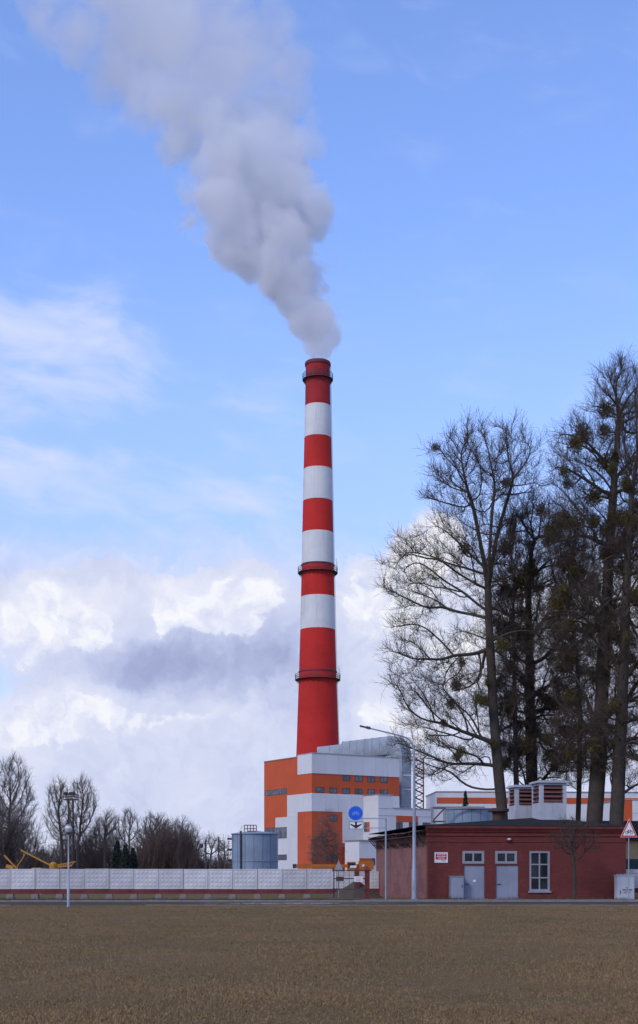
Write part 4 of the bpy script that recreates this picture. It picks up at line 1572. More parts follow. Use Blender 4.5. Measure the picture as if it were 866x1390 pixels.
def vent(px0, px1, ytop, ybot, u_c, t_c, label):
    """square louvred ventilator turret on the roof"""
    c = BPT(u_c, t_c)
    Y = c.y
    zt = EYE + (HZ - ytop) / FPX * Y; zb = EYE + (HZ - ybot) / FPX * Y
    w = (px1 - px0) / FPX * Y / 2 / 1.22
    root = thing('roof_ventilator', (c.x, c.y, zb - .5), label, 'ventilator', 'louvred ventilators on the brick building roof')
    a = R(BA)
    ux = Vector((math.cos(a), math.sin(a), 0)); uy = Vector((-math.sin(a), math.cos(a), 0))
    C = Vector((c.x, c.y, 0))
    P = lambda x, y, z: C + ux * x + uy * y + Vector((0, 0, z))
    def bx(mb, x0, x1, y0, y1, z0, z1):
        return mb.hexa([P(x0, y0, z0), P(x1, y0, z0), P(x1, y1, z0), P(x0, y1, z0), P(x0, y0, z1), P(x1, y0, z1), P(x1, y1, z1), P(x0, y1, z1)])
    zs = zb + (zt - zb) * .36; zl = zt - (zt - zb) * .14
    bx(MB(), -w, w, -w, w, zb - .6, zs).build('base_box', M_vent, root)
    for sx in (-1, 1):
        for sy in (-1, 1):
            x0, x1 = sorted((sx * w, sx * (w - .26))); y0, y1 = sorted((sy * w, sy * (w - .26)))
            bx(MB(), x0, x1, y0, y1, zs + .002, zl).build('corner_post', M_vent, root)
    bx(MB(), -w, w, -w, w, zl + .002, zt - .17).build('head_box', M_vent, root)
    bx(MB(), -w * 1.17, w * 1.17, -w * 1.17, w * 1.17, zt - .168, zt - .05).build('cap', M_vent, root)
    bx(MB(), -w * 1.05, w * 1.05, -w * 1.05, w * 1.05, zt - .048, zt).build('cap_sheet', M_galv, root)
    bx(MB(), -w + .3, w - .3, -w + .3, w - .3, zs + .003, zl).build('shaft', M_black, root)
    n = 4; hh = (zl - zs) / n
    for (nx, ny) in ((0, -1), (-1, 0), (1, 0), (0, 1)):
        for i in range(n):
            z0 = zs + hh * i + .05; z1 = z0 + hh * .72
            t = Vector((-ny, nx, 0)); s = w - .27
            def Q(al, out, z):
                return P(nx * out + t.x * al, ny * out + t.y * al, z)
            o0, o1 = w + .07, w - .16
            MB().hexa([Q(-s, o0, z0), Q(s, o0, z0), Q(s, o0 - .03, z0), Q(-s, o0 - .03, z0), Q(-s, o1, z1), Q(s, o1, z1), Q(s, o1 - .03, z1), Q(-s, o1 - .03, z1)]).build('louvre', M_louvre, root)
    return root


ve1 = vent(722, 767, 1060.5, 1107, BF.u(744.5, -6.2), 6.2, 'taller grey roof ventilator with brown louvres, nearer on the right')
ve2 = vent(690, 731, 1066.5, 1109, BF.u(710.5, -9.6), 9.6, 'shorter grey roof ventilator with brown louvres, partly hidden on the left')
p = BPT(BF.u(676, -8.0), 8.0)
st = thing('roof_stub_chimney', (p.x, p.y, 5.0), 'short dark capped vent pipe on the roof, left of the ventilators', 'vent pipe')
zz = EYE + (HZ - 1097) / FPX * p.y
MB().lathe((p.x, p.y, 0), [(.42, 5.0), (.42, zz - .3)], 12).build('pipe', M_rafter, st, smooth=True)
MB().lathe((p.x, p.y, 0), [(.50, zz - .29), (.72, zz - .24), (.72, zz - .05), (.5, zz)], 12).build('cap', M_rafter, st, smooth=True)

M_galvp = mat('cabinet pale grey', (0.46, 0.48, 0.54), 0.6, 0.12, 2.0, streak=0.15)
# wall sign, cabinets
q0, q1, z0, z1 = uz(BF, 589, 1157, 607, 1171)
sg = thing('wall_sign', BF.p((q0 + q1) / 2, z0, .01), 'small white and red notice board on the brick wall', 'sign')
BF.slab(MB(), q0, q1, z0, z1, .004, .03).build('board', M_white, sg)
hh = z1 - z0; ww = q1 - q0
rp = BF.slab(MB(), q0 + .09 * ww, q1 - .09 * ww, z0 + .30 * hh, z1 - .12 * hh, .031, .036).build('red_field', M_redp, sg)
for i, (a, b) in enumerate(((.20, .52), (.56, .80), (.16, .46), (.50, .84), (.26, .50), (.55, .74))):
    zc = z1 - (.24 + .16 * (i // 2)) * hh
    BF.slab(MB(), q0 + a * ww, q0 + b * ww, zc - .025 * hh, zc + .035 * hh, .037, .041).build('text_line', M_white, rp)
BF.slab(MB(), q0 + .5 * ww, q0 + .86 * ww, z0 + .14 * hh, z0 + .20 * hh, .031, .035).build('text_line', M_black, sg)

q0, q1, _, z1 = uz(BF, 608, 1190, 626, 1222)
cb = thing('meter_cabinet', BF.p((q0 + q1) / 2, .06, .3), 'narrow pale grey metal cabinet left of the first door', 'cabinet')
BF.slab(MB(), q0, q1, .065, z1, .08, .52).build('housing', M_galv, cb)
BF.slab(MB(), q0 + .05, q1 - .05, .14, z1 - .06, .522, .54).build('door', M_door, cb)
BF.slab(MB(), q0 - .03, q1 + .03, z1 + .002, z1 + .05, .06, .57).build('cap', M_galv, cb)
BF.slab(MB(), q1 - .13, q1 - .09, .8, .95, .541, .56).build('handle', M_steel_dark, cb)

q0, q1, _, z1 = uz(BF, 827, 1190, 850, 1220)
u_off = 1.1
cb = thing('utility_cabinet', BF.p((q0 + q1) / 2, .06, u_off), 'pale grey utility cabinet with printed lines beside the warning sign', 'cabinet')
z1 = 1.52
BF.slab(MB(), q0, q1, .0, z1, u_off - .3, u_off + .2).build('housing', M_galvp, cb)
BF.slab(MB(), q0 + .04, q1 - .04, .12, z1 - .08, u_off + .202, u_off + .22).build('door', M_galvp, cb)
BF.slab(MB(), q0 - .04, q1 + .04, z1 + .002, z1 + .05, u_off - .33, u_off + .25).build('cap', M_galvp, cb)
for i in range(5):
    uu = q0 + .08 + i * (q1 - q0 - .16) / 4
    BF.slab(MB(), uu - .035, uu + .035, z1 + .052, z1 + .12, u_off - .1, u_off + .1).build('cap_lug', M_fgrey, cb)
for (a, b, zc) in ((.48, .60, .76), (.28, .52, .66), (.56, .88, .66), (.33, .60, .58), (.63, .82, .58), (.36, .56, .46), (.60, .78, .46)):
    BF.slab(MB(), q0 + a * (q1 - q0), q0 + b * (q1 - q0), zc - .02, zc + .02, u_off + .221, u_off + .225).build('text_line', M_black, cb)
BF.slab(MB(), q0 + .17, q0 + .22, .38, .60, u_off + .221, u_off + .235).build('handle', M_black, cb)

# ------------------------------------------------------------------ fences
def relief_panel():
    """concrete panel with a grid of low pyramids inside a flat rim"""
    W, Hh, T = 1.535, 1.27, .10
    mb = MB().box(0, W, 0, T, 0, Hh)
    nx, ny = 5, 4; mx = .10
    cw = (W - 2 * mx) / nx; ch = (Hh - 2 * mx) / ny
    for i in range(nx):
        for j in range(ny):
            x0 = mx + i * cw + .015; x1 = x0 + cw - .03; z0 = mx + j * ch + .015; z1 = z0 + ch - .03
            b = len(mb.v)
            mb.v += [(x0, -.001, z0), (x1, -.001, z0), (x1, -.001, z1), (x0, -.001, z1), ((x0 + x1) / 2, -.026, (z0 + z1) / 2)]
            for k in range(4):
                mb.face(b + k, b + (k + 1) % 4, b + 4)
    for (x0, x1, z0, z1) in ((0, W, Hh - .07, Hh), (0, W, 0, .07), (0, .07, .07, Hh - .07), (W - .07, W, .07, Hh - .07)):
        mb.box(x0, x1, -.018, -.001, z0, z1)
    return mb.data('fence_panel', M_conc)


PANEL = relief_panel()
BEAM = MB().box(0, 1.55, -.02, .14, 0, .31).data('plinth_beam', M_beam)
_f = MB(); _f.hexa([(-.25, -.22, 0), (.25, -.22, 0), (.25, .36, 0), (-.25, .36, 0), (-.19, -.15, .385), (.19, -.15, .385), (.19, .30, .385), (-.19, .30, .385)])
FOOT = _f.data('fence_foot', M_foot)
POST = MB().box(-.014, .014, -.012, .13, 0, 1.60).data('fence_post', M_steel_dark)


def fence(n, x_end, Y, label, feet=True, ang=0.0, zoff=0.0, post=True):
    root = thing('concrete_fence', (x_end, Y, 0), label, 'fence')
    d = Vector((-math.cos(R(ang)), -math.sin(R(ang)), 0))
    for i in range(n):
        p = Vector((x_end, Y, 0)) + d * (1.565 * (i + 1))
        dz = random.uniform(-.012, .012) + zoff
        pn = inst('fence_panel', PANEL, root, p + Vector((0, random.uniform(-.02, .02), .68 + dz)), R(ang) + random.uniform(-.006, .006))
        pn.rotation_euler[1] = random.uniform(-.006, .006); pn.rotation_euler[0] = random.uniform(-.012, .012)
        inst('plinth_beam', BEAM, root, p + Vector((0, 0, .37 + zoff)), R(ang))
        if feet:
            inst('fence_foot', FOOT, root, p + Vector((-.01, 0, -.02)), R(ang) + random.uniform(-.06, .06))
        if post:
            inst('fence_post', POST, root, p + Vector((-.015, 0, .37 + zoff)), R(ang))
    return root


FY = 84.0
xe = (451 - CX) / FPX * FY
fence(17, xe, FY, 'long white concrete panel fence on red plinth across the left half')
fence(6, (514 - CX) / FPX * 98, 98.0, 'short run of white concrete fence seen through the gateway', feet=False, zoff=-.12)
fence(5, (849 - CX) / FPX * 90 + 1.565 * 5, 90.0, 'white concrete fence at the right edge behind the warning sign', feet=False, zoff=0.0)

# ------------------------------------------------------------------ gateway
def build_gate():
    Y = 84.2
    k = Y / FPX
    X = lambda x: (x - CX) * k
    Z = lambda y: EYE + (HZ - y) * k
    root = thing('bar_gate', (X(452), Y, 0), 'dark bar gate with small plaque at the end of the white fence', 'gate')
    mb = MB()
    for x in (452.5, 481):
        mb.bar((X(x), Y, .08), (X(x), Y, Z(1181)), .07)
    for y in (1181.5, 1192.5, 1207):
        mb.bar((X(452.5), Y, Z(y)), (X(495), Y, Z(y)), .06)
    mb.build('gate_frame', M_steel_dark, root)
    for x in (459, 466, 473.5, 488):
        MB().bar((X(x), Y, Z(1207)), (X(x), Y, Z(1182)), .025).build('gate_bar', M_steel_dark, root)
    MB().box(X(455.5), X(465.5), Y - .06, Y - .03, Z(1196), Z(1190)).build('plaque', M_rafter, root)
    MB().box(X(480), X(491.5), Y - .06, Y - .03, Z(1197), Z(1189.5)).build('notice_plate', M_white, root)
    nb_ = [o for o in COL.objects if o.parent == root][-1]
    for zc in (1191.5, 1193.5, 1195.3):
        MB().box(X(482.5), X(489), Y - .066, Y - .061, Z(zc) - .012, Z(zc) + .012).build('text_line', M_redp, nb_)
    for (x0, x1, yt, Yp, lab) in ((494.5, 501, 1178, Y + .1, 'taller red brick gate post beside the brick building'), (481.5, 487, 1178, Y + 6, 'shorter red brick gate post further back behind the white plate')):
        kk = Yp / FPX
        xa, xb = (x0 - CX) * kk, (x1 - CX) * kk; zt = EYE + (HZ - yt) * kk
        r2 = thing('gate_post', ((xa + xb) / 2, Yp, 0), lab, 'gate post', 'red posts of the gateway')
        MB().box(xa, xb, Yp, Yp + (xb - xa), 0, zt - .14).build('shaft', M_brickf, r2)
        mb = MB(); m = .04
        cx_, cy_ = (xa + xb) / 2, Yp + (xb - xa) / 2
        mb.v += [(xa - m, Yp - m, zt - .138), (xb + m, Yp - m, zt - .138), (xb + m, Yp + xb - xa + m, zt - .138), (xa - m, Yp + xb - xa + m, zt - .138), (cx_, cy_, zt + .14)]
        for q in ((0, 1, 4), (1, 2, 4), (2, 3, 4), (3, 0, 4), (3, 2, 1, 0)):
            mb.face(*q)
        mb.build('cap', M_cornice, r2)
    # triangular sign seen from the back on a thin post
    Y2 = 86.5; k2 = Y2 / FPX
    s = thing('road_sign', ((459 - CX) * k2, Y2, 0), 'grey back of a triangular road sign behind the gate', 'sign')
    xx = (459 - CX) * k2
    MB().tube([(xx, Y2 + .04, 0), (xx, Y2 + .04, EYE + (HZ - 1168) * k2)], .03, 8).build('post', M_galv, s)
    zt = EYE + (HZ - 1168) * k2; zb = EYE + (HZ - 1181.5) * k2; w = 6.3 * k2
    MB().plate([(xx - w, Y2, zb), (xx + w, Y2, zb), (xx, Y2, zt)], (0, -1, 0), .02).build('triangle_plate', M_galv, s)
    # heap of soil behind the gate
    mb = MB(); n = 14; Ym = 91.0; km = Ym / FPX
    for i in range(n + 1):
        for j in range(n + 1):
            u = i / n * 2 - 1; v = j / n * 2 - 1
            r_ = math.hypot(u, v)
            hgt = max(0, 1 - r_) ** 1.1 * 1.25 + .06 * math.sin(7 * u + 3 * v) * max(0, 1 - r_)
            mb.v.append(((482 - CX) * km + u * 2.0, Ym + v * 1.8, hgt + (-.05 if r_ > .98 else 0)))
    for i in range(n):
        for j in range(n):
            a = i * (n + 1) + j
            mb.face(a, a + n + 1, a + n + 2, a + 1)
    o = mb.build('soil_heap', M_soil, smooth='all', origin=((482 - CX) * km, Ym, 0))
    tag(o, 'dark heap of soil behind the bar gate', 'soil heap')


build_gate()

# ------------------------------------------------------------------ lamps and signs
def build_street_lamp():
    b = at(561.5, HZ, 80.6); k = b.y / FPX
    root = thing('street_lamp', (b.x, b.y, 0), 'tall grey street lamp with long curved arm before the brick building', 'street lamp')
    Z = lambda y: EYE + (HZ - y) * k; X = lambda x: (x - CX) * k
    MB().lathe((b.x, b.y, 0), [(.16, .09), (.16, .5), (.15, 1.9), (.115, 2.0), (.10, 5.0), (.075, Z(1028))], 14).build('pole', M_pole, root, smooth=True)
    MB().box(b.x - .22, b.x + .22, b.y - .22, b.y + .22, .05, .12).build('base_plate', M_galv, root)
    pts = [(X(x), b.y, Z(y)) for x, y in ((561.5, 1029), (561, 1017), (558.5, 1009), (553.5, 1003), (546, 999.5), (530, 995.6), (510, 990.7), (500, 988.4))]
    MB().tube(pts, [.07, .065, .06, .055, .05, .045, .042, .04], 8).build('arm', M_pole, root, smooth=True)
    hd = MB(); a = Vector((X(502), b.y, Z(988.6))); c = Vector((X(487.5), b.y, Z(985.2)))
    hd.bar(a, a + (c - a) * .4, .24, .14); hd.bar(a + (c - a) * .4, c, .26, .07)
    h = hd.build('lamp_head', M_steel_dark, root)
    MB().bar(a + (c - a) * .45 - Vector((0, 0, .045)), a + (c - a) * .95 - Vector((0, 0, .045)), .2, .02).build('lens', M_lens, h)
    MB().box(b.x - .08, b.x + .08, b.y - .165, b.y - .15, .7, 1.05).build('service_hatch', M_galv, root)


build_street_lamp()


def build_globe_lamp():
    b = at(93.6, HZ, 64.6); k = b.y / FPX
    Z = lambda y: EYE + (HZ - y) * k
    root = thing('park_lamp', (b.x, b.y, 0), 'slim grey lamp post with round lantern on the lawn edge', 'street lamp')
    MB().lathe((b.x, b.y, 0), [(.085, 0), (.085, .06), (.075, .07), (.07, Z(1206)), (.045, Z(1205)), (.035, Z(1131))], 12).build('pole', M_pole, root, smooth=True)
    zc = Z(1125.5); r = .185
    gl = MB().lathe((b.x, b.y, zc), [(r * math.cos(t), r * math.sin(t)) for t in np.linspace(-1.45, 1.45, 13)], 18).build('globe', M_lens, root, smooth=True)
    MB().lathe((b.x, b.y, zc), [(.07, -.26), (.09, -.17), (.10, -.165)], 12).build('collar', M_steel_dark, root, smooth=True)
    MB().ring((b.x, b.y, zc - .02), (0, 0, 1), r * .99, r + .012, .05).build('band', M_galv, gl)
    MB().lathe((b.x, b.y, zc), [(.10, r * .86), (.06, r + .02), (.01, r + .05)], 12).build('cap', M_galv, root, smooth=True)


build_globe_lamp()


def bicycle(mb, c, s, n=(0, -1, 0), th=.004):
    """flat bicycle pictogram, s = half width"""
    c = Vector(c)
    P = lambda x, z: c + Vector((x * s, 0, z * s))
    for x in (-.58, .58):
        mb.ring(P(x, -.15), n, .30 * s, .42 * s, th, 16)
    for (a, b) in (((-.58, -.15), (-.25, .35)), ((-.25, .35), (.38, .38)), ((-.05, -.18), (.38, .38)), ((-.58, -.15), (-.05, -.18)), ((-.05, -.18), (-.28, .5)), ((.58, -.15), (.34, .58)), ((.20, .6), (.40, .56)), ((-.42, .5), (-.16, .5))):
        mb.bar(P(*a) + Vector((0, -th / 2, 0)), P(*b) + Vector((0, -th / 2, 0)), .10 * s, th, up=(0, 1, 0))
    return mb


def build_gantry_sign():
    Y = 80.9
    k = Y / FPX
    X = lambda x: (x - CX) * k; Z = lambda y: EYE + (HZ - y) * k
    root = thing('cantilever_sign', (X(523), Y, 0), 'round blue cycle path sign with arrow plate on an arm', 'sign')
    MB().tube([(X(523), Y, .05), (X(523), Y, Z(1111))], .055, 10).build('post', M_pole, root, smooth=True)
    MB().bar((X(523), Y, Z(1111)), (X(478), Y, Z(1111)), .06).build('upper_arm', M_pole, root)
    MB().bar((X(523), Y, Z(1124)), (X(474), Y, Z(1124)), .05).build('lower_arm', M_pole, root)
    c = Vector((X(482), Y - .06, Z(1104)))
    r = 10.0 * k
    d = MB().ring(c, (0, -1, 0), .0005, r, .02, 36).build('sign_disc', M_blue, root)
    MB().ring(c + Vector((0, -.021, 0)), (0, -1, 0), r * .93, r * .97, .004, 36).build('rim_line', M_lblue, d)
    bicycle(MB(), c + Vector((0, -.022, 0)), r * .50).build('bicycle_symbol', M_lblue, d)
    x0, x1, z0, z1 = X(473), X(492.5), Z(1125.5), Z(1115.5)
    p = MB().box(x0, x1, Y - .07, Y - .05, z0, z1).build('arrow_plate', M_white, root)
    mb = MB()
    for a in ((x0, x0 + .03, z0, z1), (x1 - .03, x1, z0, z1), (x0 + .03, x1 - .03, z0, z0 + .025), (x0 + .03, x1 - .03, z1 - .025, z1)):
        mb.box(a[0], a[1], Y - .076, Y - .0701, a[2], a[3])
    tag(mb.build('plate_border', M_black, p), kind='stuff')
    cx = X(482.5); zc = (z0 + z1) / 2; hh = (z1 - z0) / 2
    y_ = Y - .0705
    pts = [(cx - .06, zc + hh * 1.0), (cx + .06, zc + hh * 1.0), (cx + .06, zc + hh * .05), (cx + .36, zc + hh * .50), (cx + .34, zc + hh * .18), (cx, zc - hh * .85), (cx - .34, zc + hh * .18), (cx - .36, zc + hh * .50), (cx - .06, zc + hh * .05)]
    MB().plate([(a, y_, b) for a, b in pts], (0, -1, 0), .006).build('arrow', M_black, p)


build_gantry_sign()


def build_warning_sign():
    Y = 80.2; k = Y / FPX
    X = lambda x: (x - CX) * k; Z = lambda y: EYE + (HZ - y) * k
    root = thing('warning_sign', (X(853), Y, 0), 'red-bordered triangular cycle warning sign at the right edge', 'sign')
    MB().tube([(X(853), Y + .06, .05), (X(853), Y + .06, Z(1116))], .035, 8).build('post', M_pole, root, smooth=True)
    xa, xb, xc = X(841.5), X(864.5), X(853.3); zb, zt = Z(1136.5), Z(1111)
    tri = lambda s, y: [(xc + (xa - xc) * s, y, (zb * 2 + zt) / 3 + (zb - (zb * 2 + zt) / 3) * s), (xc + (xb - xc) * s, y, (zb * 2 + zt) / 3 + (zb - (zb * 2 + zt) / 3) * s), (xc, y, (zb * 2 + zt) / 3 + (zt - (zb * 2 + zt) / 3) * s)]
    pl = MB().plate(tri(1.0, Y), (0, -1, 0), .02).build('plate', M_white, root)
    MB().plate(tri(.95, Y - .0205), (0, -1, 0), .003).build('red_border', M_redp, pl)
    f = MB().plate(tri(.72, Y - .024), (0, -1, 0), .003).build('white_field', M_white, pl)
    bicycle(MB(), (xc, Y - .028, (zb * 2 + zt) / 3 - .06), .24).build('bicycle_symbol', M_black, pl)


build_warning_sign()


def build_flood_tower():
    Y = 190.0; k = Y / FPX
    b = at(97, HZ, Y)
    X = lambda x: (x - CX) * k; Z = lambda y: EYE + (HZ - y) * k
    root = thing('floodlight_tower', (b.x, b.y, 0), 'thin lattice floodlight tower rising among the left-hand trees', 'tower')
    xs = (X(94), X(100)); ys = (Y - .3, Y + .3)
    for x in xs:
        for y in ys:
            MB().bar((x, y, 0), (x, y, Z(1086)), .11).build('leg', M_steel_dark, root)
    n = 10
    mb = MB()
    for i in range(n):
        z0 = Z(1086) * i / n; z1 = Z(1086) * (i + 1) / n
        for y in ys:
            mb.bar((xs[i % 2], y, z0), (xs[1 - i % 2], y, z1), .05)
            mb.bar((xs[0], y, z1), (xs[1], y, z1), .05)
    tag(mb.build('bracing', M_steel_dark, root), kind='stuff')
    pf = MB().box(X(88), X(106), Y - .8, Y + .8, Z(1086), Z(1085)).build('platform', M_steel_dark, root)
    mb = MB()
    for x in (88.3, 92.8, 97, 101.3, 105.7):
        mb.bar((X(x), Y - .75, Z(1086)), (X(x), Y - .75, Z(1077.5)), .07)
        mb.bar((X(x), Y + .75, Z(1086)), (X(x), Y + .75, Z(1077.5)), .07)
    for z in (1078, 1081.5):
        for y in (-.75, .75):
            mb.bar((X(88), Y + y, Z(z)), (X(106), Y + y, Z(z)), .07)
    mb.build('railing', M_steel_dark, pf)
    for x in (92, 98, 102):
        h = MB().box(X(x) - .25, X(x) + .25, Y - 1.0, Y - .72, Z(1080), Z(1080) + .45).build('floodlight', M_steel_dark, root)
    MB().tube([(X(97), Y, Z(1085)), (X(97.5), Y, Z(1074))], .05, 5).build('mast', M_steel_dark, root)


build_flood_tower()

for (x, yt, lab, arm) in ((280, 1140, 'dark utility pole with lamp bracket left of the tank', True), (297.5, 1136, 'plain dark utility pole just left of the tank', False)):
    Y = 168.0; k = Y / FPX
    b = at(x, HZ, Y)
    root = thing('utility_pole', (b.x, b.y, 0), lab, 'pole', 'utility poles left of the tank')
    zt = EYE + (HZ - yt) * k
    MB().lathe((b.x, b.y, 0), [(.14, 0), (.10, zt)], 8).build('pole', M_steel_dark, root, smooth=True)
    MB().bar((b.x - .6, b.y, zt - .5), (b.x + .6, b.y, zt - .5), .09).build('crossarm', M_steel_dark, root)
    for s_ in (-.5, 0, .5):
        MB().lathe((b.x + s_, b.y, zt - .45), [(.05, 0), (.07, .1), (.03, .2)], 8).build('insulator', M_lens, root)
    if arm:
        MB().lathe((b.x - .55, b.y - .2, zt - .75), [(.05, -.3), (.26, -.2), (.28, .12), (.1, .3)], 10).build('lamp', M_steel_dark, root, smooth=True)

# ------------------------------------------------------------------ yellow machines behind the fence
def build_crane_left():
    Y = 112.0; k = Y / FPX
    X = lambda x: (x - CX) * k; Z = lambda y: EYE + (HZ - y) * k
    root = thing('mobile_crane', (X(74), Y, 0), 'yellow crane with raised jib and strut behind the left fence', 'crane')
    MB().bar((X(29), Y, Z(1154)), (X(70), Y, Z(1175)), .10, .12).build('jib', M_yellow, root)
    MB().bar((X(35.5), Y + .12, Z(1157.5)), (X(20), Y + .12, Z(1182)), .07).build('strut', M_yellow, root)
    MB().bar((X(20), Y + .12, Z(1182)), (X(16), Y + .12, .2), .12).build('strut', M_yellow, root)
    MB().lathe((X(73), Y, Z(1179)), [(.30, 0), (.34, .1), (.30, .4), (.12, .55)], 14).build('slew_head', M_yellow, root, smooth=True)
    mb = MB()
    mb.bar((X(76), Y, Z(1174.5)), (X(103.5), Y, Z(1169.5)), .09); mb.bar((X(76), Y, Z(1177)), (X(98), Y, Z(1175.5)), .09)
    for i in range(5):
        t0 = i / 5; t1 = (i + 1) / 5
        mb.bar((X(76 + 24 * t0), Y, Z(1174.5 - 4.6 * t0)), (X(76 + 21 * t1), Y, Z(1177 - 1.4 * t1)), .06)
        mb.bar((X(76 + 21 * t1), Y, Z(1177 - 1.4 * t1)), (X(76 + 25 * t1), Y, Z(1174.5 - 4.6 * t1)), .06)
    mb.build('counter_jib', M_yellow, root)
    MB().box(X(62), X(84), Y - .5, Y + .9, .75, Z(1179) - .02).build('engine_house', M_yellow, root)
    MB().box(X(56), X(96), Y - .8, Y + 1.0, .45, .74).build('chassis', M_tyre, root)
    for x in (60, 70, 82, 92):
        MB().ring((X(x), Y - .8, .45), (0, -1, 0), .18, .45, .3, 18).build('wheel', M_tyre, root)
    r2 = thing('mobile_crane', (X(-6), Y + 4, 0), 'yellow machine with sloping jib cut by the left picture edge', 'crane')
    Y2 = Y + 4
    MB().bar((X(-9), Y2, Z(1160)), (X(11), Y2, Z(1181)), .1, .13).build('jib', M_yellow, r2)
    MB().bar((X(-6), Y2, Z(1175)), (X(4), Y2, Z(1178)), .25, .3).build('ram', M_yellow, r2)
    MB().box(X(-22), X(12), Y2 - .5, Y2 + 1.2, .5, Z(1180) - .02).build('body', M_yellow, r2)
    for x in (-16, 4):
        MB().ring((X(x), Y2 - .6, .5), (0, -1, 0), .2, .5, .3, 18).build('wheel', M_tyre, r2)
    cab = thing('site_cabin', (X(50), 106, 0), 'pale flat roof of a cabin just above the left fence', 'cabin')
    kk = 106 / FPX; X3 = lambda x: (x - CX) * kk
    MB().box(X3(45), X3(56), 106, 107.5, 0, EYE + (HZ - 1180) * kk - .01).build('body', M_beige, cab)
    MB().box(X3(44), X3(57), 105.9, 107.6, EYE + (HZ - 1180) * kk, EYE + (HZ - 1178) * kk).build('roof', M_beige, cab)


build_crane_left()


def build_truck_crane():
    Y = 120.0; k = Y / FPX
    X = lambda x: (x - CX) * k; Z = lambda y: EYE + (HZ - y) * k
    root = thing('truck_crane', (X(470), Y, 0), 'orange truck crane with lowered boom behind the gateway', 'crane')
    MB().bar((X(403), Y, Z(1175.5)), (X(488), Y, Z(1175.5)), .35, .32).build('boom', M_yor, root)
    MB().bar((X(398), Y, Z(1176)), (X(403), Y, Z(1175.5)), .2, .4).build('boom_head', M_steel_dark, root)
    MB().box(X(486), X(506), Y - .9, Y + .9, Z(1180), Z(1169)).build('superstructure', M_yor, root)
    MB().box(X(470), X(482), Y - 1.0, Y - .2, Z(1187), Z(1170)).build('cab', M_yor, root)
    cb_ = [o for o in COL.objects if o.parent == root][-1]
    MB().box(X(471.5), X(480.5), Y - 1.03, Y - 1.0, Z(1178), Z(1171.5)).build('cab_window', M_glass, cb_)
    MB().box(X(474), X(484), Y - 1.06, Y - 1.035, Z(1178.2), Z(1175)).build('bumper_plate', M_white, cb_)
    MB().box(X(438), X(514), Y - 1.0, Y + 1.0, .6, 1.15).build('chassis', M_tyre, root)
    for x in (446, 462, 490, 506):
        MB().ring((X(x), Y - 1.05, .5), (0, -1, 0), .2, .5, .35, 18).build('wheel', M_tyre, root)
    MB().ring((X(492), Y - .95, Z(1175)), (0, -1, 0), .001, .13, .06, 14).build('lamp', M_lens, root)


build_truck_crane()

# ------------------------------------------------------------------ smaller and far trees
def simple_tree(name, label, seed, Y, base_x, fork_y, blobs, n_att, rbase, mt, mb_, twigs=5, tw_len=.9, tw_rad=.014, tip=.012, step=.5, rise=.6, group=None, lean=0.0, droop=0.0, upb=.5, kill=.7, cat='tree', infl=6.0):
    r = np.random.default_rng(seed)
    b = at(base_x, HZ, Y); b.z = 0
    root = thing(name, b, label, cat, group)
    top = at(base_x + lean, fork_y, Y)
    A = []
    tot = sum(q[4] for q in blobs)
    k = Y / FPX
    for (x, y, rx, ry, wg) in blobs:
        A.append(ellipsoid_pts(r, int(n_att * wg / tot), at(x, y, Y), (rx * k, rx * k * .8, ry * k)))
    A = np.concatenate(A); A = A[A[:, 2] > .15]
    mid = (b + top) / 2 + Vector((r.normal(0, .12), r.normal(0, .1), 0)) * min(1, top.z / 4)
    pos, par = grow([[b, mid, top]], A, step=step, infl=infl, kill=kill, iters=70, up=.03, seed=seed, rise=rise, sprout_p=.3)
    rad = radii(pos, par, tip, rbase, p=.46)
    make_tree(root, pos, par, rad, twigs, tw_len, tw_rad, mt, mb_, seed, trunk_min=rbase * .5, droop=droop, upb=upb)
    return root


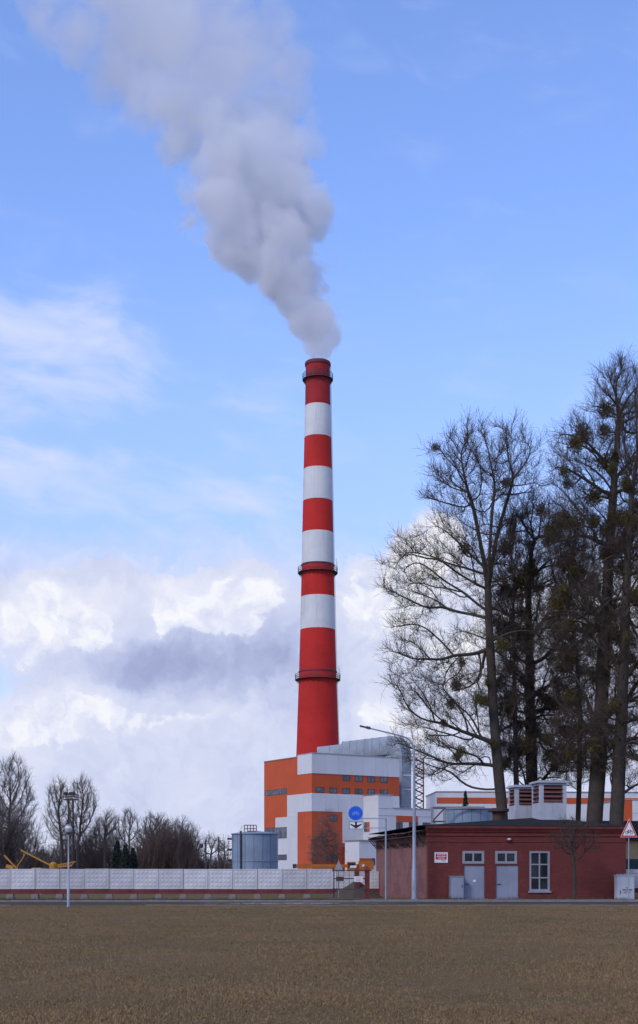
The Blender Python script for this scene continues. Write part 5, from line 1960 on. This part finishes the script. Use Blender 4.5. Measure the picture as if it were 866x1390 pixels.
simple_tree('young_tree', 'small bare forked tree in front of the brick wall', 31, 80.4, 779, 1178, [(768, 1140, 26, 24, 1), (800, 1140, 20, 22, .8), (775, 1120, 24, 14, .6), (750, 1135, 14, 12, .3)], 620, .115, M_bark, M_twig, 4, .45, .006, tip=.007, step=.16, rise=.5, kill=.24, infl=3.0)
simple_tree('birch_tree', 'pale bare birch with drooping twigs before the orange wall', 32, 215.0, 441, 1110, [(442, 1125, 9, 28, .8), (438, 1150, 17, 26, 1.2), (452, 1150, 9, 24, .6), (428, 1165, 9, 12, .4)], 1500, .16, M_birch, M_birch, 8, 1.6, .015, rise=.6, droop=.8, upb=.1, kill=.6)
GL = 'bare trees behind the white fence at left'
far = [
    ('tallest bare tree at the far left edge above dark scrub', 41, 175, 14, 1120, [(20, 1060, 24, 36, 1.0), (-6, 1085, 30, 40, .8), (36, 1085, 16, 24, .5), (14, 1120, 34, 36, 1.0)], 1500, .30),
    ('two-stemmed bare tree just left of the floodlight tower', 42, 185, 84, 1140, [(80, 1085, 18, 28, 1.0), (72, 1110, 14, 24, .6), (86, 1125, 18, 26, .8)], 900, .22),
    ('spreading bare tree just right of the floodlight tower', 73, 183, 106, 1150, [(112, 1078, 17, 24, 1.0), (124, 1092, 12, 22, .7), (108, 1110, 20, 28, 1.0)], 1500, .20),
    ('thin bare tree above the dark spruces', 44, 200, 176, 1150, [(176, 1118, 15, 20, 1.0), (165, 1128, 12, 18, .6), (186, 1125, 9, 16, .4)], 620, .16),
    ('small bare tree between the floodlight tower and the spruces', 45, 190, 143, 1150, [(140, 1122, 14, 18, 1.0), (150, 1118, 14, 20, .8), (132, 1140, 14, 20, .8)], 760, .18),
    ('feathery bare tree on the left of the brown thicket', 46, 195, 208, 1155, [(206, 1125, 16, 20, 1.0), (218, 1120, 12, 16, .6), (196, 1140, 12, 16, .6)], 700, .18),
    ('feathery bare tree on the right of the brown thicket', 47, 195, 250, 1155, [(248, 1130, 13, 20, 1.0), (262, 1135, 10, 18, .6), (240, 1140, 10, 18, .6)], 640, .18),
    ('small bare tree hung with dark balls by the utility poles', 48, 178, 287, 1160, [(286, 1145, 13, 12, 1.0), (296, 1150, 12, 14, .7), (278, 1155, 9, 12, .5)], 420, .14),
    ('bare treetop showing between the pole and the grey tank', 49, 182, 305, 1162, [(303, 1150, 10, 12, 1.0), (309, 1158, 9, 12, .7)], 300, .12),
]
for (lab, sd0, Y, bx_, fy, bl, na, rb) in far:
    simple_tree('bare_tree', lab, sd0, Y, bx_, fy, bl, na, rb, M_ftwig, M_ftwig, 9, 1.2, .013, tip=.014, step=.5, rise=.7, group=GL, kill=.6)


def thicket(label, seed, Y, x0, x1, ytop, n, m, h_var=.5, group='thickets behind the white fence at left'):
    """multi-stemmed shrub: many whippy stems with side twigs"""
    r = np.random.default_rng(seed)
    k = Y / FPX
    xa, xb = (x0 - CX) * k, (x1 - CX) * k
    root = thing('shrub', ((xa + xb) / 2, Y, 0), label, 'shrub', group)
    H = EYE + (HZ - ytop) * k
    bx_ = xa + (xb - xa) * r.random(n); by = Y + r.normal(0, 2.5, n)
    env = 1 - np.abs((bx_ - (xa + xb) / 2) / ((xb - xa) / 2)) ** 2.4
    h = H * (.35 + .65 * env) * (1 - h_var * r.random(n) ** 1.3)
    org = np.array([(xa + xb) / 2, Y, 0])
    p0 = np.stack([bx_, by, np.zeros(n)], 1)
    V = []; F = []; nb = 0
    lean = r.normal(0, .12, (n, 3)); lean[:, 2] = 1; lean /= np.linalg.norm(lean, axis=1, keepdims=True)
    prev = p0; segs = 4; rr = np.full(n, .045)
    for s_ in range(segs):
        nxt = prev + lean * (h / segs)[:, None]
        v, f = tubes_np(prev, nxt, rr, rr * .7, 3); V.append(v); F.append(f + nb); nb += len(v)
        if s_ >= 1:
            for q in range(7):
                t = r.random((n, 1)); a = prev + (nxt - prev) * t
                d = lean + r.normal(0, .55, (n, 3)); d[:, 2] += .35; d /= np.linalg.norm(d, axis=1, keepdims=True)
                b = a + d * (h * (.10 + .16 * r.random(n)))[:, None]
                v, f = tubes_np(a, b, np.full(n, .016), np.full(n, .008), 3); V.append(v); F.append(f + nb); nb += len(v)
                for q2 in range(2):
                    a2 = a + (b - a) * (.3 + .5 * r.random((n, 1)))
                    d2 = d + r.normal(0, .5, (n, 3)); d2 /= np.linalg.norm(d2, axis=1, keepdims=True)
                    v, f = tubes_np(a2, a2 + d2 * (h * .09)[:, None], np.full(n, .012), np.full(n, .007), 3); V.append(v); F.append(f + nb); nb += len(v)
        prev = nxt; rr = rr * .7
        lean = lean + r.normal(0, .12, (n, 3)); lean /= np.linalg.norm(lean, axis=1, keepdims=True)
    me = np_mesh('foliage', np.concatenate(V) - org, np.concatenate(F), m)
    o = bpy.data.objects.new('branches', me); COL.objects.link(o); o.parent = root
    return root


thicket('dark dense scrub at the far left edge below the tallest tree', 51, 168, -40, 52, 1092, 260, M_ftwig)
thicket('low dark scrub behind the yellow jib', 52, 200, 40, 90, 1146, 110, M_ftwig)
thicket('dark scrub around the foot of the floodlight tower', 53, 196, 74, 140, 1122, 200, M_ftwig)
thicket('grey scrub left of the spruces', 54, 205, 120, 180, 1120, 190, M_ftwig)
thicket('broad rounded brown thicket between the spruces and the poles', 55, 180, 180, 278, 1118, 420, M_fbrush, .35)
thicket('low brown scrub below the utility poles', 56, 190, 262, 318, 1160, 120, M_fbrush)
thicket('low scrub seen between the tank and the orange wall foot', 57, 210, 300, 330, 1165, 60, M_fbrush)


def spruce(label, seed, Y, x, ytop, w):
    r = np.random.default_rng(seed); k = Y / FPX
    b = at(x, HZ, Y); H = EYE + (HZ - ytop) * k; W = w * k
    root = thing('spruce_tree', (b.x, b.y, 0), label, 'tree', 'dark spruces behind the white fence')
    MB().lathe((b.x, b.y, 0), [(.16, 0), (.10, H * .5), (.02, H)], 8).build('trunk', M_bark, root, smooth=True)
    V = []; F = []; nb = 0
    N = 900
    t = r.random(N) ** .8; z = H * (.06 + .93 * t); a = r.random(N) * 2 * np.pi
    L = W * (1 - t) ** .85 * (.55 + .45 * r.random(N)) + .12
    p0 = np.stack([np.zeros(N), np.zeros(N), z], 1)
    p1 = np.stack([np.cos(a) * L, np.sin(a) * L, z - L * .28], 1)
    v, f = tubes_np(p0, p1, np.full(N, .03), np.full(N, .012), 3); V.append(v); F.append(f); nb += len(v)
    # drooping needle sprays
    for q in range(9):
        s = .2 + .8 * r.random((N, 1)); c = p0 + (p1 - p0) * s
        d = r.normal(0, 1, (N, 3)); d[:, 2] = -np.abs(d[:, 2]) * .8; d /= np.linalg.norm(d, axis=1, keepdims=True)
        e = np.cross(d, r.normal(0, 1, (N, 3))); e /= np.linalg.norm(e, axis=1, keepdims=True)
        l = .30 * (1 - t * .5)[:, None]
        vv = np.stack([c, c + d * l * .5 + e * .06, c + d * l, c + d * l * .5 - e * .06], 1).reshape(-1, 3)
        V.append(vv); F.append(np.arange(4 * N).reshape(-1, 4) + nb); nb += len(vv)
    me = np_mesh('crown', np.concatenate(V), np.concatenate(F), M_spruce)
    o = bpy.data.objects.new('crown', me); COL.objects.link(o); o.parent = root


spruce('tallest of the three dark spruces, on the left', 61, 170, 160, 1140, 17)
spruce('middle one of the three dark spruces behind the fence', 62, 168, 171, 1146, 15)
spruce('smallest of the three dark spruces, on the right', 63, 170, 181, 1150, 14)
spruce('dark spruce top against the orange band of the workshop hall', 64, 200, 631, 1072, 16)

# far wood along the horizon
def far_wood():
    r = np.random.default_rng(77)
    n = 3000
    x = -420 + 840 * r.random(n); y = 520 + 60 * r.random(n)
    h = 7 + 4 * r.random(n) + 2.5 * np.sin(x * .05) + 1.5 * np.sin(x * .17 + 1)
    p0 = np.stack([x, y, np.zeros(n)], 1)
    V = []; F = []; nb = 0
    p1 = p0 + np.stack([r.normal(0, .6, n), r.normal(0, .6, n), h], 1)
    v, f = tubes_np(p0, p1, np.full(n, .14), np.full(n, .03), 3); V.append(v); F.append(f); nb += len(v)
    for q in range(14):
        t = .25 + .7 * r.random((n, 1)); a = p0 + (p1 - p0) * t
        d = r.normal(0, 1, (n, 3)); d[:, 2] = np.abs(d[:, 2]) + .5; d /= np.linalg.norm(d, axis=1, keepdims=True)
        v, f = tubes_np(a, a + d * (1.2 + 2 * r.random((n, 1))), np.full(n, .06), np.full(n, .02), 3); V.append(v); F.append(f + nb); nb += len(v)
    o = bpy.data.objects.new('distant_wood', np_mesh('distant_wood', np.concatenate(V), np.concatenate(F), M_fbrush))
    COL.objects.link(o)
    tag(o, 'far-off bare wood along the horizon', 'wood', kind='stuff')


far_wood()

# ------------------------------------------------------------------ smoke plume
def build_plume():
    cx, Y, zt, r0 = CH
    k = Y / FPX
    # centre line and half width, read off as world positions (pixel x, y, half width)
    ctl = [(432, 497, 15), (434, 480, 21), (430, 460, 31), (418, 430, 44), (400, 395, 52), (376, 350, 72), (354, 300, 90), (340, 250, 106), (330, 200, 112), (308, 150, 112),
           (282, 100, 130), (258, 50, 150), (230, 0, 168), (195, -60, 172), (150, -130, 185), (100, -210, 190)]
    P = [Vector(((x - CX) * k, Y + (497 - y) * .035, EYE + (HZ - y) * k)) for x, y, w in ctl]
    W = [w * k for x, y, w in ctl]
    root_z = P[0].z
    # lumpy envelope
    r = random.Random(5)
    mb = MB()
    n = 36
    L = []
    for i in range(len(P) - 1):
        m = 5
        for q in range(m):
            t = q / m
            L.append((P[i].lerp(P[i + 1], t), (W[i] * (1 - t) + W[i + 1] * t) * min(1.38, 1.0 + .06 * len(L))))
    L.append((P[-1], W[-1] * 1.38))
    for i, (p, w) in enumerate(L):
        for q in range(n):
            a = 2 * math.pi * q / n
            bump = 1 + .05 * math.sin(3 * a + i * .5) + .05 * math.sin(5 * a - i * .8 + 1)
            mb.v.append((p.x + math.cos(a) * w * bump, p.y + math.sin(a) * w * .8 * bump, p.z + .12 * w * math.sin(a * 2 + i * .3) * (0 if i < 4 else 1)))
    for i in range(len(L) - 1):
        for q in range(n):
            a = i * n + q; b = i * n + (q + 1) % n
            mb.face(a, b, b + n, a + n)
    mb.face(*range(n)); mb.face(*[(len(L) - 1) * n + q for q in range(n)])
    m = bpy.data.materials.new('smoke'); m.use_nodes = True
    g = NG(m.node_tree); g.n.clear()
    out = g.new('ShaderNodeOutputMaterial')
    pv = g.new('ShaderNodeVolumePrincipled')
    g.l.new(pv.outputs[0], out.inputs['Volume'])
    co = g.new('ShaderNodeTexCoord').outputs['Object']
    x, y, z = g.sep(co)
    # centre line and radius as functions of height (float curves)
    z1 = P[-1].z - root_z
    def curve(vals, lo, hi):
        c = g.new('ShaderNodeFloatCurve')
        cv = c.mapping.curves[0]
        pts = [((P[i].z - root_z) / z1, (v - lo) / (hi - lo)) for i, v in enumerate(vals)]
        cv.points[0].location = pts[0]; cv.points[1].location = pts[-1]
        for q in pts[1:-1]:
            cv.points.new(*q)
        c.mapping.update()
        g.put(c.inputs['Value'], g.mul(z, 1 / z1))
        return g.add(g.mul(c.outputs[0], hi - lo), lo)
    xs = [p.x - P[0].x for p in P]; ys = [p.y - P[0].y for p in P]
    xc = curve(xs, min(xs), max(xs)); rc = curve(W, 0.0, max(W)); yc = g.mul(z, ys[-1] / z1)
    # billowing: noise scale follows the plume width
    nco = g.xyz(g.add(x, 0.0), y, z)
    wn_ = g.new('ShaderNodeTexNoise'); g.l.new(nco, wn_.inputs['Vector'])
    wn_.inputs['Scale'].default_value = .09; wn_.inputs['Detail'].default_value = 3
    vm = g.new('ShaderNodeVectorMath', operation='MULTIPLY_ADD'); g.l.new(wn_.outputs['Color'], vm.inputs[0])
    vm.inputs[1].default_value = (9, 9, 9); g.l.new(nco, vm.inputs[2])

    def lump(scale):
        vo = g.new('ShaderNodeTexVoronoi'); vo.feature = 'F1'
        g.l.new(vm.outputs[0], vo.inputs['Vector']); vo.inputs['Scale'].default_value = scale
        return g.sub(.5, vo.outputs['Distance'])
    n1 = g.sub(g.noise(nco, .045, 2, .5), .5)
    n2 = g.sub(g.noise(nco, .20, 8, .72), .5)
    u = g.m('DIVIDE', g.sub(x, xc), rc); v = g.m('DIVIDE', g.sub(y, yc), g.mul(rc, .8))
    dd = g.m('SQRT', g.add(g.mul(u, u), g.mul(v, v)))
    hi = g.step(z, 5, 45)
    small = g.mul(lump(.20), g.add(.55, g.mul(hi, -.25)))
    big = g.mul(lump(.085), g.add(.25, g.mul(hi, .75)))
    f = g.add(g.sub(.95, dd), g.mul(n1, g.add(.3, g.mul(hi, 1.0))), g.mul(n2, g.add(.9, g.mul(hi, .45))), g.mul(small, 1.25), g.mul(big, 1.5))
    dens = g.mul(g.step(f, .0, g.step(z, 10, 90, .20, .34)), g.step(z, 0, z1 * .62, .34, .048, smooth=False), g.step(z, .3, 4.0, .25, 1.0))
    dens = g.mul(dens, g.step(dd, 1.30, 1.05))
    g.l.new(dens, pv.inputs['Density'])
    pv.inputs['Color'].default_value = (.915, .928, .962, 1)
    pv.inputs['Anisotropy'].default_value = 0.1
    o = mb.build('smoke_plume', m, origin=tuple(P[0]), smooth='all')
    tag(o, 'billowing grey smoke plume drifting left from the chimney top', 'smoke', kind='stuff')


build_plume()
